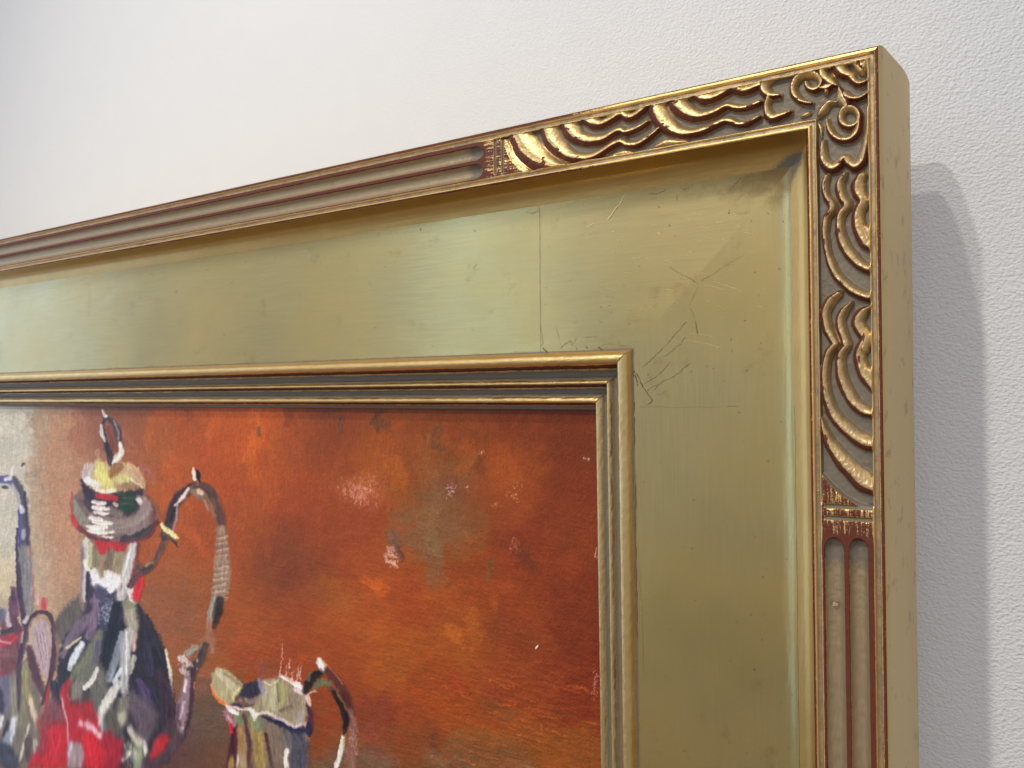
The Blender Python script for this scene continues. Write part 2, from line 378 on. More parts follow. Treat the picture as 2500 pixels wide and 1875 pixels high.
LINE_W = np.array([0, .012, .05, .066, .085, .12, .14, .155, .21, .235, .35, .465, .485, .55, .57, .70, .815, .835, .87, .885, .90, .94, .955, .99, 1.0])
def lip(member, s, w):
    """depth, bole, wax of the outer lip at distance s along and w across"""
    X = -s if member == 'top' else -w; Z = -w if member == 'top' else -s
    wob = (fbm(s*1.3, w*2, 3, 11 if member == 'top' else 31)-.5)
    ww = w+wob*.012
    d = np.zeros_like(w); bole = np.zeros_like(w); wax = np.zeros_like(w); worn = np.zeros_like(w)
    # fillets and channels that run the whole rail
    ch1 = sstep(.050, .072, ww)*(1-sstep(.118, .146, ww)); ch2 = sstep(.872, .892, ww)*(1-sstep(.935, .957, ww))
    d += .050*ch1+.050*ch2
    edge = np.exp(-(w/.010)**2)*.012+np.exp(-((1-w)/.010)**2)*.012
    d += edge
    rough = fbm(s*9, w*22, 3, 5)
    wax += (ch1+ch2)*(.30+.34*rough); worn += (ch1+ch2)*.8
    far = sstep(3.0, 6.5, s) if member == 'top' else .75
    bole += (.22+.65*far)*(1-sstep(.040, .058, w))+(.22+.6*far)*(sstep(.962, .975, w))
    # fluted part
    fs = FLUTE[member]
    def flute(a, b, st, depth):
        c = (a+b)/2; r = (b-a)/2
        q = np.clip((s-st)/(r*1.5), 0, 1); rr = r*np.sqrt(np.clip(1-(1-q)**2, 0, 1))+1e-6
        t = np.clip(1-((w-c)/rr)**2, 0, 1)*(s > st)
        return depth*np.sqrt(t)*np.clip(q*1.6, 0, 1)**.5, t
    d1, t1 = flute(.228, .486, fs, .125); d2, t2 = flute(.554, .832, fs+.02, .125)
    d += d1+d2
    fl = sstep(.0, .10, np.maximum(t1, t2))
    railm = sstep(.138, .158, w)*(1-sstep(.852, .874, w))*(1-fl)
    bole += railm*sstep(fs-.1, fs+.25, s)*.95
    worn += fl*1.; cap = np.exp(-(((s-fs-.16)/.20)**2)); wax += fl*(.16+.22*rough+.75*cap)*sstep(fs-.05, fs+.1, s)
    # flat block with two gouged bars
    blk = np.zeros_like(w)
    inside = sstep(.140, .165, w)*(1-sstep(.850, .878, w))
    for B in BLOCKS:
        ins = inpoly(X, Z, B); dist = near(X, Z, np.vstack([B, B[:1]]), np.ones(len(B)+1))[0] if ins.any() else np.ones_like(w)
        blk = np.maximum(blk, np.where(ins, np.clip(dist/.035, 0, 1), 0))
    blk = np.maximum(blk, (s > BARS[member][0]-.02)*1.0)
    b0, b1 = BARS[member]
    g = 0
    for b in (b0, b1): g = np.maximum(g, np.exp(-((s-b-(w-.5)*.01)/.032)**4)*sstep(.150, .18, w)*(1-sstep(.80, .845, w)))
    zone = inside*(s < fs+.3)
    carve = inside*(1-blk)
    d += carve*.118 + g*.052
    strk = fbm(s*3, w*55, 3, 71)
    bole += zone*blk*(.25+.75*strk)*(s > b0-1.0)*(1-g)
    wax += g*1.0
    # carved ridges
    H = np.zeros_like(w); rb = np.zeros_like(w); crest = np.zeros_like(w)
    for c, cw, side, hh, red in RID:
        mw = cw.max()*2.1+.02
        m = (X > c[:, 0].min()-mw) & (X < c[:, 0].max()+mw) & (Z > c[:, 1].min()-mw) & (Z < c[:, 1].max()+mw)
        if not m.any(): continue
        x, z = X[m], Z[m]
        jx = (fbm(x*9, z*9, 2, 91)-.5)*.016
        dd, sd, wl_, al, L = near(x+jx, z+jx, c, cw*1.25)
        t = dd/wl_*(-sd)*side                      # +: the side turned down and to the left
        h = np.where(t > .08, 1-np.clip((t-.08)/1.05, 0, 1)**2.0, (1-np.clip((.08-t)/1.50, 0, 1)**2.0))*hh
        h = np.clip(h, 0, 1.3)
        old = H[m]; k = h > old
        r_ = sstep(.05, .34, t)*(1-sstep(.97, 1.15, t))*red  # worn red bole, partly painted shade on the down-left flanks
        rb_ = rb[m]; rb_[k] = r_[k]; rb[m] = rb_; H[m] = np.maximum(old, h)
    H = H*sstep(.128, .152, w)*(1-sstep(.872, .895, w))
    amp = .125
    Hs = H*amp
    d = np.where(carve > 0, d-np.minimum(Hs, .134)*np.clip(carve*1.0+.15, 0, 1), d)
    on = sstep(.10, .42, H)
    fl_r = fbm(s*14, w*14, 3, 41)
    bole = np.where(carve > .3, np.maximum(bole*(1-inside), rb*on*.98), bole)
    wax = np.where(carve > .3, (1-sstep(.06, .42, H))*(.62+.55*fl_r), wax)
    worn = np.where((carve > .3) & (H > .05), np.clip(.18+.5*fbm(s*5, w*5, 3, 47)-.1+(.22 if member == 'right' else 0), 0, 1), worn)  # wear; right rail also duller, its weaker highlight put into the colour
    rubbed = sstep(.80, 1.0, H)*sstep(.56, .80, fbm(s*7, w*16, 3, 49))
    bole = np.where(carve > .3, np.maximum(bole, rubbed*.75), bole)
    d += (fbm(s*34, w*34, 3, 43)-.5)*.010*inside*on
    d += (fl_r-.5)*.010*inside + (rough-.5)*.004
    return d, np.clip(bole, 0, 1.1), np.clip(wax, 0, 1.1), np.clip(worn, 0, 1)

def rail_grid(member, wv, off):
    w, o = np.meshgrid(wv, off, indexing='ij')
    s = w+o
    return s, w
def stepped(lo, hi, n0, n1): return np.linspace(lo, hi, n0)

gm = {'top': gilt('gilded_lip_top', 'x'), 'right': gilt('gilded_lip_right', 'z')}
wv = np.linspace(0, 1, 118)
for mem in ('top', 'right'):
    flip = (mem == 'right')
    ce = CARVE_END[mem]
    off = np.linspace(0, ce, int(ce/.0105))
    s, w = rail_grid(mem, wv, off)
    d, bo, wx, wn_ = lip(mem, s, w)
    V = place(mem, s, w, d).reshape(-1, 3)
    o = part('carved_ornament', V, grid_faces(*s.shape, flip=flip), gm[mem], dict(bole=bo.ravel(), wax=wx.ravel(), worn=wn_.ravel()))
    o['label'] = 'carved gilded waves and scrolls on the %s lip beside the corner' % ('top' if mem == 'top' else 'right-hand')
    off = np.concatenate([np.linspace(ce, ce+6, 150), np.linspace(ce+6, LEN[mem], 160)[1:]])
    s, w = rail_grid(mem, wv, off)
    d, bo, wx, wn_ = lip(mem, s, w)
    V = place(mem, s, w, d).reshape(-1, 3)
    o = part('fluted_moulding', V, grid_faces(*s.shape, flip=flip), gm[mem], dict(bole=bo.ravel(), wax=wx.ravel(), worn=wn_.ravel()))

# profile-driven strips
def strip(name, member, prof, mat, bolef=None, tonef=None, sub=5, wob=.0, srange=None, ns=260, label=None, jag=0.0):
    p = np.array(prof, float)
    c, _ = curve(p, np.zeros(len(p)), sub) if sub > 1 else (p, None)
    wv_, dv = c[:, 0], c[:, 1]
    L = LEN[member]
    a, b = srange or (None, L)
    t = np.linspace(0, 1, ns)**1.5
    w, tt = np.meshgrid(wv_, t, indexing='ij'); dd = np.repeat(dv[:, None], ns, 1)
    s0 = w if a is None else np.maximum(w*0+a, w) if False else (w if a is None else w*0+a)
    s = s0+(b-s0)*tt
    if wob: dd = dd+(fbm(s*1.1, w*6, 3, 17)-.5)*wob
    if jag: dd = dd+(fbm(s*9, w*30, 3, 23)-.5)*jag
    V = place(member, s, w, dd).reshape(-1, 3)
    arc = np.concatenate([[0], np.cumsum(np.hypot(np.diff(wv_), np.diff(dv)))]); arc = arc/arc[-1]
    A = np.repeat(arc[:, None], ns, 1)
    at = {}
    at['bole'] = (bolef(w, dd, s) if bolef else w*0).ravel(); at['wax'] = (tonef(w, dd, s) if tonef else w*0).ravel()
    o = part(name, V, grid_faces(*s.shape, flip=(member == 'right')), mat, at)
    if label: o['label'] = label
    return o

side_mat, nt, b = newmat('bronze_gold_side')
ob = N(nt, 'ShaderNodeTexCoord').outputs['Object']
st = noise(nt, ob, 90, 4, .6, (6., 1., .5)); bl = noise(nt, ob, 120, 4, .65)
c = mixc(nt, st, (.54, .39, .16), (.62, .46, .20)); c = mixc(nt, math_(nt, 'MULTIPLY', rangef(nt, bl, .57, .68), .55), c, (.26, .16, .07))
nt.links.new(c, b.inputs['Base Color']); b.inputs['Metallic'].default_value = .72
nt.links.new(math_(nt, 'ADD', .36, math_(nt, 'MULTIPLY', st, .14)), b.inputs['Roughness'])
nt.links.new(bump(nt, bl, .0001, .4).outputs[0], b.inputs['Normal'])

cove_gold = (.64, .42, .15)
cm = {'top': gilt('gilded_cove_top', 'x', gold=cove_gold, rough=.33), 'right': gilt('gilded_cove_right', 'z', gold=cove_gold, rough=.33)}
im = {'top': gilt('gilded_reeds_top', 'x', gold=(.82, .55, .22), rough=.34, wax=(.20, .165, .125), bole=(.15, .03, .02)),
      'right': gilt('gilded_reeds_right', 'z', gold=(.74, .55, .25), rough=.34, wax=(.24, .185, .12), bole=(.13, .025, .02))}
LG = (.55, .456, .228)
lm = {'top': leafmat('gold_leaf_top', 'x', LG, 0), 'right': leafmat('gold_leaf_right', 'z', LG, 3)}

def reed_bole(w, d, s):
    n_ = fbm(s*1.2, w*40, 3, 77)
    r = np.exp(-((w-4.435)/.036)**2)*1.1+np.exp(-((w-4.775)/.036)**2)*1.05+np.exp(-((w-5.12)/.035)**2)*.8
    return np.clip(r*(.7+.6*n_), 0, 1)
def reed_wax_shade(w, d, s):
    n_ = fbm(s*3, w*20, 3, 79)
    r = np.exp(-((w-4.57)/.075)**2)+np.exp(-((w-4.90)/.07)**2)+.85*sstep(5.14, 5.2, w)+.9*np.exp(-((w-4.125)/.035)**2)
    return np.clip(r*(.75+.6*n_)+.22, 0, 1)  # patina in the grooves, plus painted shade that darkens the reeds overall
reeds = [(4.13, .567), (4.155, .54), (4.19, .46), (4.24, .400), (4.30, .378), (4.36, .405), (4.405, .47), (4.425, .56), (4.445, .70), (4.48, .76), (4.55, .795), (4.62, .785), (4.68, .735), (4.72, .715), (4.752, .74),
         (4.765, .82), (4.785, .94), (4.83, .99), (4.90, 1.01), (4.96, .985), (5.02, .945), (5.06, .935), (5.095, .96), (5.11, 1.03), (5.135, 1.13), (5.18, 1.19), (5.234, 1.215), (5.236, 1.33)]
cove = [(1.0, .002), (1.006, .02), (1.012, .06), (1.022, .14), (1.045, .25), (1.09, .37), (1.16, .455), (1.24, .508), (1.31, .540), (1.38, .566)]
side = [(.0, .0), (-.008, .008), (-.022, .05), (-.044, .22), (-.074, .8), (-.098, 1.25), (-.112, 1.7), (-.108, 2.0), (-.092, 2.25), (-.052, 2.5), (.01, 2.7), (.10, 2.82), (.30, 2.88), (.6, 2.9), (1.2, 2.9), (2.4, 2.9), (3.6, 2.9), (5.2, 2.9)]
for mem in ('top', 'right'):
    strip('outer_side', mem, side, side_mat, sub=6, wob=.01, ns=200)
    strip('cove', mem, cove, cm[mem], sub=7, wob=.006, ns=420, jag=.003,
          bolef=lambda w, d, s: .9*(1-sstep(1.0, 1.012, w))*fbm(s*2, w*5, 2, 3)*1.2,
          tonef=lambda w, d, s: .75*np.exp(-((s-w)/.30)**2)*sstep(1.04, 1.25, w)+.30*np.exp(-((s-w)/1.6)**2)*sstep(1.2, 1.5, w))  # cove toned darker towards the mitre
    strip('inner_reeded_moulding', mem, reeds, im[mem], reed_bole, reed_wax_shade, sub=5, wob=.012, ns=620, jag=.010)
    # flat panel: one sheet of leaf after another, lapped with a tiny step
    cuts = {'top': [None, s_of(1318, 640, 'top', .59), s_of(215, 800, 'top', .59), 40.0], 'right': [None, s_of(1700, 991, 'right', .59), s_of(1700, 1990, 'right', .59), 20.0]}[mem]
    for k in range(3):
        a, b_ = cuts[k], cuts[k+1]
        lift = (.0, .004, .0)[k]
        prof = [(1.38, .566-lift), (1.45, .584-lift), (1.54, .599-lift), (1.66, .608-lift), (1.85, .609-lift), (2.2, .602-lift), (3.0, .586-lift), (3.8, .573-lift), (4.06, .569-lift), (4.13, .567-lift)]
        o = strip('gold_leaf_sheet', mem, prof, lm[mem], sub=6, wob=.005, srange=(a, b_), ns=160,
                  tonef=lambda w, d, s, mem_=mem: .5*np.exp(-((w-4.13)/.06)**2)+.25*np.exp(-((w-1.42)/.42)**2)*np.exp(-((s-w)/.8)**2)+.60*np.exp(-((w-1.35)/.62)**2)*np.exp(-((s-w)/4.2)**2)*(mem_ == 'top')+.60*np.exp(-((w-1.35)/.62)**2)*np.exp(-((s-w)/.55)**2)*(mem_ == 'right')+.28*np.exp(-((s-w)/.05)**2)*0)  # leaf colour goes browner towards the top lip and the mitre corner

# small ribbons: cracks, lap joints and scratches in the leaf
def ribbons(name, items, mat, depth_f, seed):
    rnd = np.random.default_rng(seed); V = []; F = []
    for reg, pts, wd_ in items:
        p = np.array(px(reg, pts)); a = np.zeros((len(p), 2))
        q = on_plane(p[:, 0], p[:, 1], .585)
        c, _ = curve(q[:, [0, 2]], np.zeros(len(q)), 8)
        c = c+(rnd.random(c.shape)-.5)*.022
        wdt = wd_*.5*(.4+.9*rnd.random(len(c)))/2; wdt[0] = wdt[-1] = .001
        t = np.gradient(c, axis=0); t /= (np.linalg.norm(t, axis=1)[:, None]+1e-9); nn = np.stack([-t[:, 1], t[:, 0]], 1)
        i0 = len(V)
        for j in range(len(c)):
            for sg in (-1, 1):
                x, z = c[j]+nn[j]*wdt[j]*sg; V.append((x, depth_f(x, z), z))
        for j in range(len(c)-1): F.append((i0+2*j, i0+2*j+1, i0+2*j+3, i0+2*j+2))
    o = part(name, V, F, mat); o['kind'] = 'stuff'; return o
def panel_d(x, z):
    w = min(-x, -z)
    return float(np.interp(w, [1.0, 1.045, 1.09, 1.16, 1.25, 1.36, 1.5, 1.7, 2.1, 3, 3.8, 4.13], [.0, .25, .37, .475, .545, .585, .598, .602, .598, .584, .572, .567]))-.0135
crk_mat, nt, b = newmat('dark_crack'); b.inputs['Base Color'].default_value = (.17, .115, .05, 1); b.inputs['Roughness'].default_value = .7
scr_mat, nt, b = newmat('bright_scratch'); b.inputs['Base Color'].default_value = (.85, .68, .34, 1); b.inputs['Metallic'].default_value = .9; b.inputs['Roughness'].default_value = .4
cr = [('P8', [(325, 215), (325, 500), (328, 800), (332, 1100), (345, 1190), (342, 1240)], .0065),
      ('P8', [(130, 285), (220, 310), (265, 335), (310, 322)], .016), ('P8', [(290, 245), (315, 322)], .012), ('P8', [(430, 232), (470, 252), (505, 250)], .014), ('P8', [(508, 225), (500, 260)], .012),
      ('P8', [(1190, 125), (1180, 170), (1120, 198), (1060, 200)], .014), ('P8', [(1390, 85), (1350, 150), (1290, 172), (1275, 145)], .010), ('P8', [(1250, 205), (1245, 250)], .012),
      ('P8', [(1420, 40), (1436, 105)], .012), ('P8', [(1700, 80), (1640, 140), (1600, 180)], .010), ('P8', [(1690, 200), (1650, 250)], .008),
      ('P8', [(2030, 190), (2040, 280), (2050, 350), (2035, 420), (2045, 500), (2030, 640)], .030), ('P8', [(2030, 680), (2025, 740)], .010),
      ('P8', [(2060, 660), (2090, 680), (2095, 720)], .008), ('P8', [(2085, 870), (2055, 900), (2090, 960), (2080, 1080)], .008),
      ('P8', [(1200, 695), (1290, 750), (1400, 810)], .009), ('P8', [(1420, 790), (1560, 700), (1700, 610)], .007), ('P8', [(1395, 830), (1335, 965)], .008), ('P8', [(1335, 965), (1370, 1040), (1390, 1160)], .008),
      ('C8', [(1560, 20), (1380, 230), (1240, 370), (1110, 490)], .012), ('C8', [(1560, 170), (1450, 290), (1330, 380)], .009), ('C8', [(1400, 430), (1280, 560), (1130, 655)], .012),
      ('C8', [(1600, 440), (1420, 580), (1200, 690), (1170, 730)], .011), ('C8', [(1310, 640), (1200, 745)], .010), ('C8', [(1370, 720), (1260, 770)], .008),
      ('C8', [(980, 480), (1060, 560), (1120, 680), (1190, 780), (1210, 830), (1160, 870)], .020), ('C8', [(1000, 520), (1060, 600), (1060, 680)], .03),
      ('C8', [(1060, 888), (1200, 884), (1500, 890), (1900, 888)], .006), ('C8', [(1960, 880), (2070, 880)], .014),
      ('C8', [(80, 40), (105, 200), (100, 270)], .010), ('C8', [(110, 285), (150, 325), (210, 355)], .034), ('C8', [(285, 290), (350, 240), (395, 215)], .016), ('C8', [(395, 215), (410, 260), (450, 180)], .010),
      ('C8', [(450, 310), (448, 265)], .016), ('C8', [(540, 262), (560, 295)], .02), ('C8', [(670, 280), (700, 300), (760, 325)], .03), ('C8', [(700, 262), (750, 255), (1000, 262)], .008), ('C8', [(530, 180), (600, 175), (660, 182)], .010),
      ('C8', [(240, 60), (280, 230)], .007), ('C8', [(1650, 20), (1670, 170)], .008),
      ('C8', [(1055, 450), (1100, 450)], .010), ('N', [(1156, 560), (1160, 566)], .02), ('N', [(1026, 558), (1028, 563)], .035), ('N', [(430, 708), (428, 716)], .022), ('N', [(546, 812), (548, 820)], .02),
      ('N', [(1155, 653), (1164, 645)], .012), ('N', [(1062, 769), (1065, 769)], .02), ('N', [(216, 700), (217, 790), (216, 880)], .007),
      ('N', [(1568, 1470), (1571, 1560), (1573, 1640)], .007), ('N', [(1561, 1380), (1566, 1470)], .006), ('N', [(1545, 900), (1549, 1000), (1551, 1100)], .030), ('N', [(1553, 1180), (1553, 1300), (1556, 1450), (1557, 1560)], .022)]
rnd = random.Random(5)
for _ in range(70):
    x = rnd.uniform(1560, 1940); y = rnd.uniform(500, 1870); l = rnd.uniform(1.5, 4)
    cr.append(('N', [(x, y), (x+rnd.uniform(-1, 1), y+l)], rnd.uniform(.008, .02)))
for _ in range(90):
    x = rnd.uniform(20, 1560); y = rnd.uniform(0, 1); y = (700-.125*x)*(1-y)+(885-.02*x)*y; l = rnd.uniform(1.5, 6)
    cr.append(('N', [(x, y), (x+l, y+rnd.uniform(-1, 1))], rnd.uniform(.006, .016)))
ribbons('surface_cracks', cr, crk_mat, panel_d, 3)
scr = [('P8', [(1500, 790), (1600, 830), (1700, 865)], .007), ('P8', [(1440, 820), (1600, 850)], .006), ('P8', [(1300, 1190), (1420, 1205), (1560, 1245)], .007), ('P8', [(1340, 1140), (1500, 1170)], .006),
       ('P8', [(925, 160), (870, 260), (780, 375)], .018), ('P8', [(1120, 460), (1140, 480)], .012), ('P8', [(690, 400), (640, 425)], .01)]
for _ in range(46):
    x = rnd.uniform(1480, 1860); y = rnd.uniform(520, 760); a = rnd.uniform(.1, .5); l = rnd.uniform(4, 26)
    scr.append(('N', [(x, y), (x+l*math.cos(a), y+l*math.sin(a))], rnd.uniform(.003, .006)))
ribbons('leaf_scratches', scr, scr_mat, panel_d, 9)

def reed_d(x, z):
    return float(np.interp(min(-x, -z), [p[0] for p in reeds], [p[1] for p in reeds]))-.012
def joint(name, corner0, corner1, depth_f, wd_):
    V = []; n_ = 60; rj = np.random.default_rng(4)
    for j in range(n_):
        t = corner0+(corner1-corner0)*j/(n_-1); o_ = (rj.random()-.5)*.008; hw = wd_*(.3+rj.random())/2
        for sg in (-1, 1): x, z = -t+hw*sg+o_, -t-hw*sg-o_; V.append((x, depth_f(-t, -t), z))
    o = part(name, V, [(2*j, 2*j+1, 2*j+3, 2*j+2) for j in range(n_-1)], crk_mat); return o
joint('mitre_joint', 4.20, 5.20, reed_d, .020)
# a grain of grit stuck in the right-hand flute and tiny blobs in the channel
import bmesh
def nugget(name, pxy, r, depth, mat, seed):
    rr = random.Random(seed); bm = bmesh.new(); bmesh.ops.create_icosphere(bm, subdivisions=2, radius=1)
    q = on_plane([pxy[0]], [pxy[1]], depth)[0]
    for v in bm.verts:
        k = r*(.7+.5*rr.random()); v.co = Vector((v.co.x*k*1.2+q[0], v.co.y*k*.9+depth, v.co.z*k+q[2]))
    me = bpy.data.meshes.new(name); 
    for v in bm.verts: v.co = v.co*U-frame_inv
    bm.to_mesh(me); bm.free(); me.materials.append(mat); o = bpy.data.objects.new(name, me); link(o, frame); return o
grit, nt, b = newmat('pale_grit'); b.inputs['Base Color'].default_value = (.42, .34, .22, 1); b.inputs['Roughness'].default_value = .4; b.inputs['Metallic'].default_value = .3
nugget('grit', (2038, 1476), .035, .065, grit, 1)
for i, p in enumerate([(2151, 1429), (2152, 1476), (2155, 1690), (2156, 1771), (2156, 1839), (1998, 1137), (1997, 1187), (1998, 1198)]):
    nugget('grit', p, .010, .045, grit, 20+i)

# ------------------------------------------------------------------ the painting
CD = 1.31
painting = empty('painting', (-15*U, CD*U, -9*U))
tag(painting, 'oil painting of silver coffee pots on a rust orange ground, inside the gold frame', 'painting')
xs = []
x = -5.0
while x > -34: xs.append(x); x -= .0105+.00072*(-x-5)
xs = np.array(xs)
zs = np.concatenate([-5.0-np.arange(0, 9.2, .0148), -14.2-np.arange(.02, 10, .05)])
X, Z = np.meshgrid(xs, zs, indexing='ij')
PT = np.stack([X, X*0+CD, Z], -1)
uu, vv = to_px(PT.reshape(-1, 3)); uu = uu.reshape(X.shape); vv = vv.reshape(X.shape)
fu, fv = uu.ravel(), vv.ravel()
CPTS = [(0,1010,200,190,170),(80,1020,190,178,155),(105,1100,172,150,120),(125,1200,178,140,105),(40,1250,192,180,155),(30,1350,196,182,155),(20,1400,205,182,145),(0,1480,205,178,140),
(160,1020,165,115,80),(200,1100,182,122,85),(190,1200,185,128,92),(160,1300,190,140,105),(140,1400,186,142,108),(170,1450,186,145,110),(240,1020,150,90,62),(300,1000,145,75,50),(350,1080,165,80,50),(400,1150,185,80,40),(300,1080,158,92,74),(450,1040,182,76,36),
(550,1050,190,80,40),(620,1060,205,85,40),(560,1150,182,72,36),(640,1150,186,78,44),(600,1300,168,72,42),(540,1350,172,72,40),(700,1100,160,70,45),(740,1200,165,66,42),(750,1300,148,60,42),(800,1080,146,62,42),(950,1130,172,78,38),(1000,1100,150,66,40),(860,1300,158,64,42),
(1050,1150,140,75,42),(1060,1300,140,92,55),(1100,1050,140,60,36),(1200,1200,150,64,40),(1300,1050,132,52,32),(1400,1080,125,50,31),(1250,1150,164,70,36),(1400,1200,132,50,33),(1400,1300,140,55,36),(1300,1350,138,52,36),(1440,1500,130,48,32),(1200,1450,150,60,32),(1100,1400,154,64,36),(1150,1550,164,74,36),
(1000,1450,168,66,36),(900,1400,165,70,40),(700,1450,160,65,40),(720,1350,132,58,46),(690,1400,124,58,48),(850,1500,178,78,40),(950,1600,174,78,36),(1050,1700,165,66,32),(1200,1750,162,66,32),(1250,1550,142,56,36),(1300,1650,144,56,36),(1440,1700,130,45,30),(1400,1850,148,72,36),(1200,1870,132,80,48),
(1000,1800,146,58,36),(1000,1860,130,66,44),(900,1780,138,54,48),(880,1860,118,92,62),(1100,1880,128,88,54),(420,1500,150,88,62),(430,1450,160,85,55),(450,1600,165,88,56),(480,1700,124,84,62),(500,1770,104,86,70),(450,1820,98,62,60),(540,1850,120,75,50),(560,1560,165,70,40),(600,1500,166,76,45),(640,1600,160,64,38),(820,1620,158,64,38),(820,1750,146,58,36),(1100,1200,135,85,50),(400,1350,176,78,42)]
A = np.array(CPTS, float)
num = np.zeros((len(fu), 3)); den = np.zeros(len(fu))
wu = fu+(fbm(fu/28, fv/28, 3, 201)-.5)*55; wv2 = fv+(fbm(fu/28+9, fv/28+5, 3, 205)-.5)*70
for c in A:
    k = np.exp(-((wu-c[0])**2+(wv2-c[1])**2)/(2*44**2))+1e-9/(((wu-c[0])**2+(wv2-c[1])**2)/1e4+1); num += k[:, None]*c[2:]; den += k
IMG = num/den[:, None]
HT = (fbm(fu/5, fv/5, 3, 301)-.5)*.5
GRP = np.zeros(len(fu), np.int8)           # 0 ground, 1 coffee pot, 2 creamer, 3 teapot
prng = np.random.default_rng(77)
cur = [0]
def blend(m, a, col, hh=0.):
    IMG[m] = IMG[m]*(1-a[:, None])+col*a[:, None]
    HT[m] = HT[m]*(1-a*.6)+hh*a
    if cur[0]: 
        g = GRP[m]; g[a > .5] = cur[0]; GRP[m] = g
def S(reg, pts, w, col, a=.96, soft=.22, streak=.5, h=.6, col2=None, var=24, n=6):
    """one loaded brush stroke: colour, bristle streaks along it and a ridge of paint at its edges"""
    s = W[reg][2]; p = px(reg, pts)
    if len(p) == 1: p = [p[0], (p[0][0]+1, p[0][1]+1)]
    w = np.array(w, float) if hasattr(w, '__len__') else np.array([w]*len(p), float)
    if len(w) != len(p): w = np.interp(np.linspace(0, 1, len(p)), np.linspace(0, 1, len(w)), w)
    if w.max()/s > 13: soft = max(soft, .42); streak = max(streak, .7)
    w = w*1.12
    c, cw = curve(p, w/s/2, n); mx = cw.max()*1.3+3
    m = np.nonzero((fu > c[:, 0].min()-mx) & (fu < c[:, 0].max()+mx) & (fv > c[:, 1].min()-mx) & (fv < c[:, 1].max()+mx))[0]
    if not len(m): return
    x, y = fu[m], fv[m]
    j = cw.mean()*.22
    if a < .85 and cw.mean() > 4:
        x = x+(fbm(x/13, y/13, 3, 411)-.5)*cw.mean()*2.2; y = y+(fbm(x/13+4, y/13, 3, 413)-.5)*cw.mean()*2.2
    x = x+(fbm(x/3.5, y/3.5, 2, 401)-.5)*j*2; y = y+(fbm(x/3.5+4, y/3.5, 2, 403)-.5)*j*2
    d, sd, wl_, al, L = near(x, y, c, cw)
    t = d/np.maximum(wl_, .3); sdn = int(prng.integers(0, 200))
    br = vnoise(sd*d/2.3+50, al/34+sdn, 501)*.65+vnoise(sd*d/1.2+90, al/16+sdn, 503)*.35
    e = 1-sstep(1-soft, 1+soft*.8, t+(br-.5)*.55*streak)
    e = e*a*np.where(br < .5*streak*sstep(.6, 1., al/max(L, 1))*.9, .35, 1.)
    cc = np.array(col, float)[None]+(br[:, None]-.5)*2*var*np.array([1, .95, .9])
    if col2 is not None:
        f = (al/max(L, 1e-6))[:, None]; cc = cc*(1-f)+(np.array(col2, float)[None]+(br[:, None]-.5)*2*var)*f
    hh = h*(.45+.7*br+.5*np.exp(-((t-.8)/.2)**2))
    k = e > .01
    blend(m[k], np.clip(e[k], 0, 1), cc[k], hh[k])
def F_(reg, poly, col, soft=3., a=1., ang=None, var=12, h=.35, rag=5.):
    p = np.array(px(reg, poly))
    mx = 8
    m = np.nonzero((fu > p[:, 0].min()-mx) & (fu < p[:, 0].max()+mx) & (fv > p[:, 1].min()-mx) & (fv < p[:, 1].max()+mx))[0]
    if not len(m): return
    x, y = fu[m], fv[m]; x2 = x+(fbm(x/5, y/5, 3, 601)-.5)*rag*2; y2 = y+(fbm(x/5+8, y/5, 3, 605)-.5)*rag*2
    ins = inpoly(x2, y2, p); d = near(x2, y2, np.vstack([p, p[:1]]), np.ones(len(p)+1))[0]
    e = np.where(ins, .5+.5*np.clip(d/soft, 0, 1), .5-.5*np.clip(d/soft, 0, 1))*a
    ang = ang if ang is not None else 1.4
    q = x*math.sin(ang)-y*math.cos(ang); r = x*math.cos(ang)+y*math.sin(ang)
    br = fbm(q/4.2, r/26, 3, 701)
    cc = np.array(col, float)[None]+(br[:, None]-.5)*2.4*var
    k = e > .01; blend(m[k], e[k], cc[k], (h*(.5+br))[k])
def dabs(reg, box, n, size, col, a=.9, h=.6, var=20, seed=1):
    r = random.Random(seed); x0, y0, x1, y1 = box
    for _ in range(n):
        cx, cy = (x0+x1)/2, (y0+y1)/2
        x = cx+(x1-x0)/2*max(-1, min(1, r.gauss(0, .45))); y = cy+(y1-y0)/2*max(-1, min(1, r.gauss(0, .45)))
        s = size*r.uniform(.5, 1.3)
        S(reg, [(x, y), (x+s*r.uniform(-.6, .6), y+s*r.uniform(.2, .9))], s*.55, tuple(c+r.uniform(-var, var) for c in col), a=a*r.uniform(.6, 1), h=h, soft=.4, streak=.2, n=2)

# --- loose brushwork of the ground
r = random.Random(12)
for i in range(430):
    x = r.uniform(300, 1470); y = r.uniform(1000, 1880)
    if r.random() < .12: x = r.uniform(60, 300)
    j = int(np.argmin((fu-x)**2+(fv-y)**2)) if False else None
    a = r.choice([r.gauss(.18, .25), r.gauss(1.45, .2), r.gauss(-.7, .3)] if y < 1350 else [r.gauss(.22, .2), r.gauss(.3, .3), r.gauss(-.6, .4)])
    l = r.uniform(14, 60); wd_ = r.uniform(8, 34)
    k = A[np.argsort((A[:, 0]-x)**2+(A[:, 1]-y)**2)[:3], 2:].mean(0)
    kk = r.uniform(.86, 1.14); col = (k[0]*kk+r.uniform(-5, 5), k[1]*kk+r.uniform(-7, 7), k[2]*kk+r.uniform(-5, 5))
    bend = r.uniform(-.3, .3)
    S('N', [(x, y), (x+l*math.cos(a), y+l*math.sin(a)), (x+2*l*math.cos(a+bend), y+2*l*math.sin(a+bend))], [wd_*.7, wd_, wd_*.6], col, a=r.uniform(.22, .6), soft=.6, streak=1.1, h=.25, var=7, n=3)
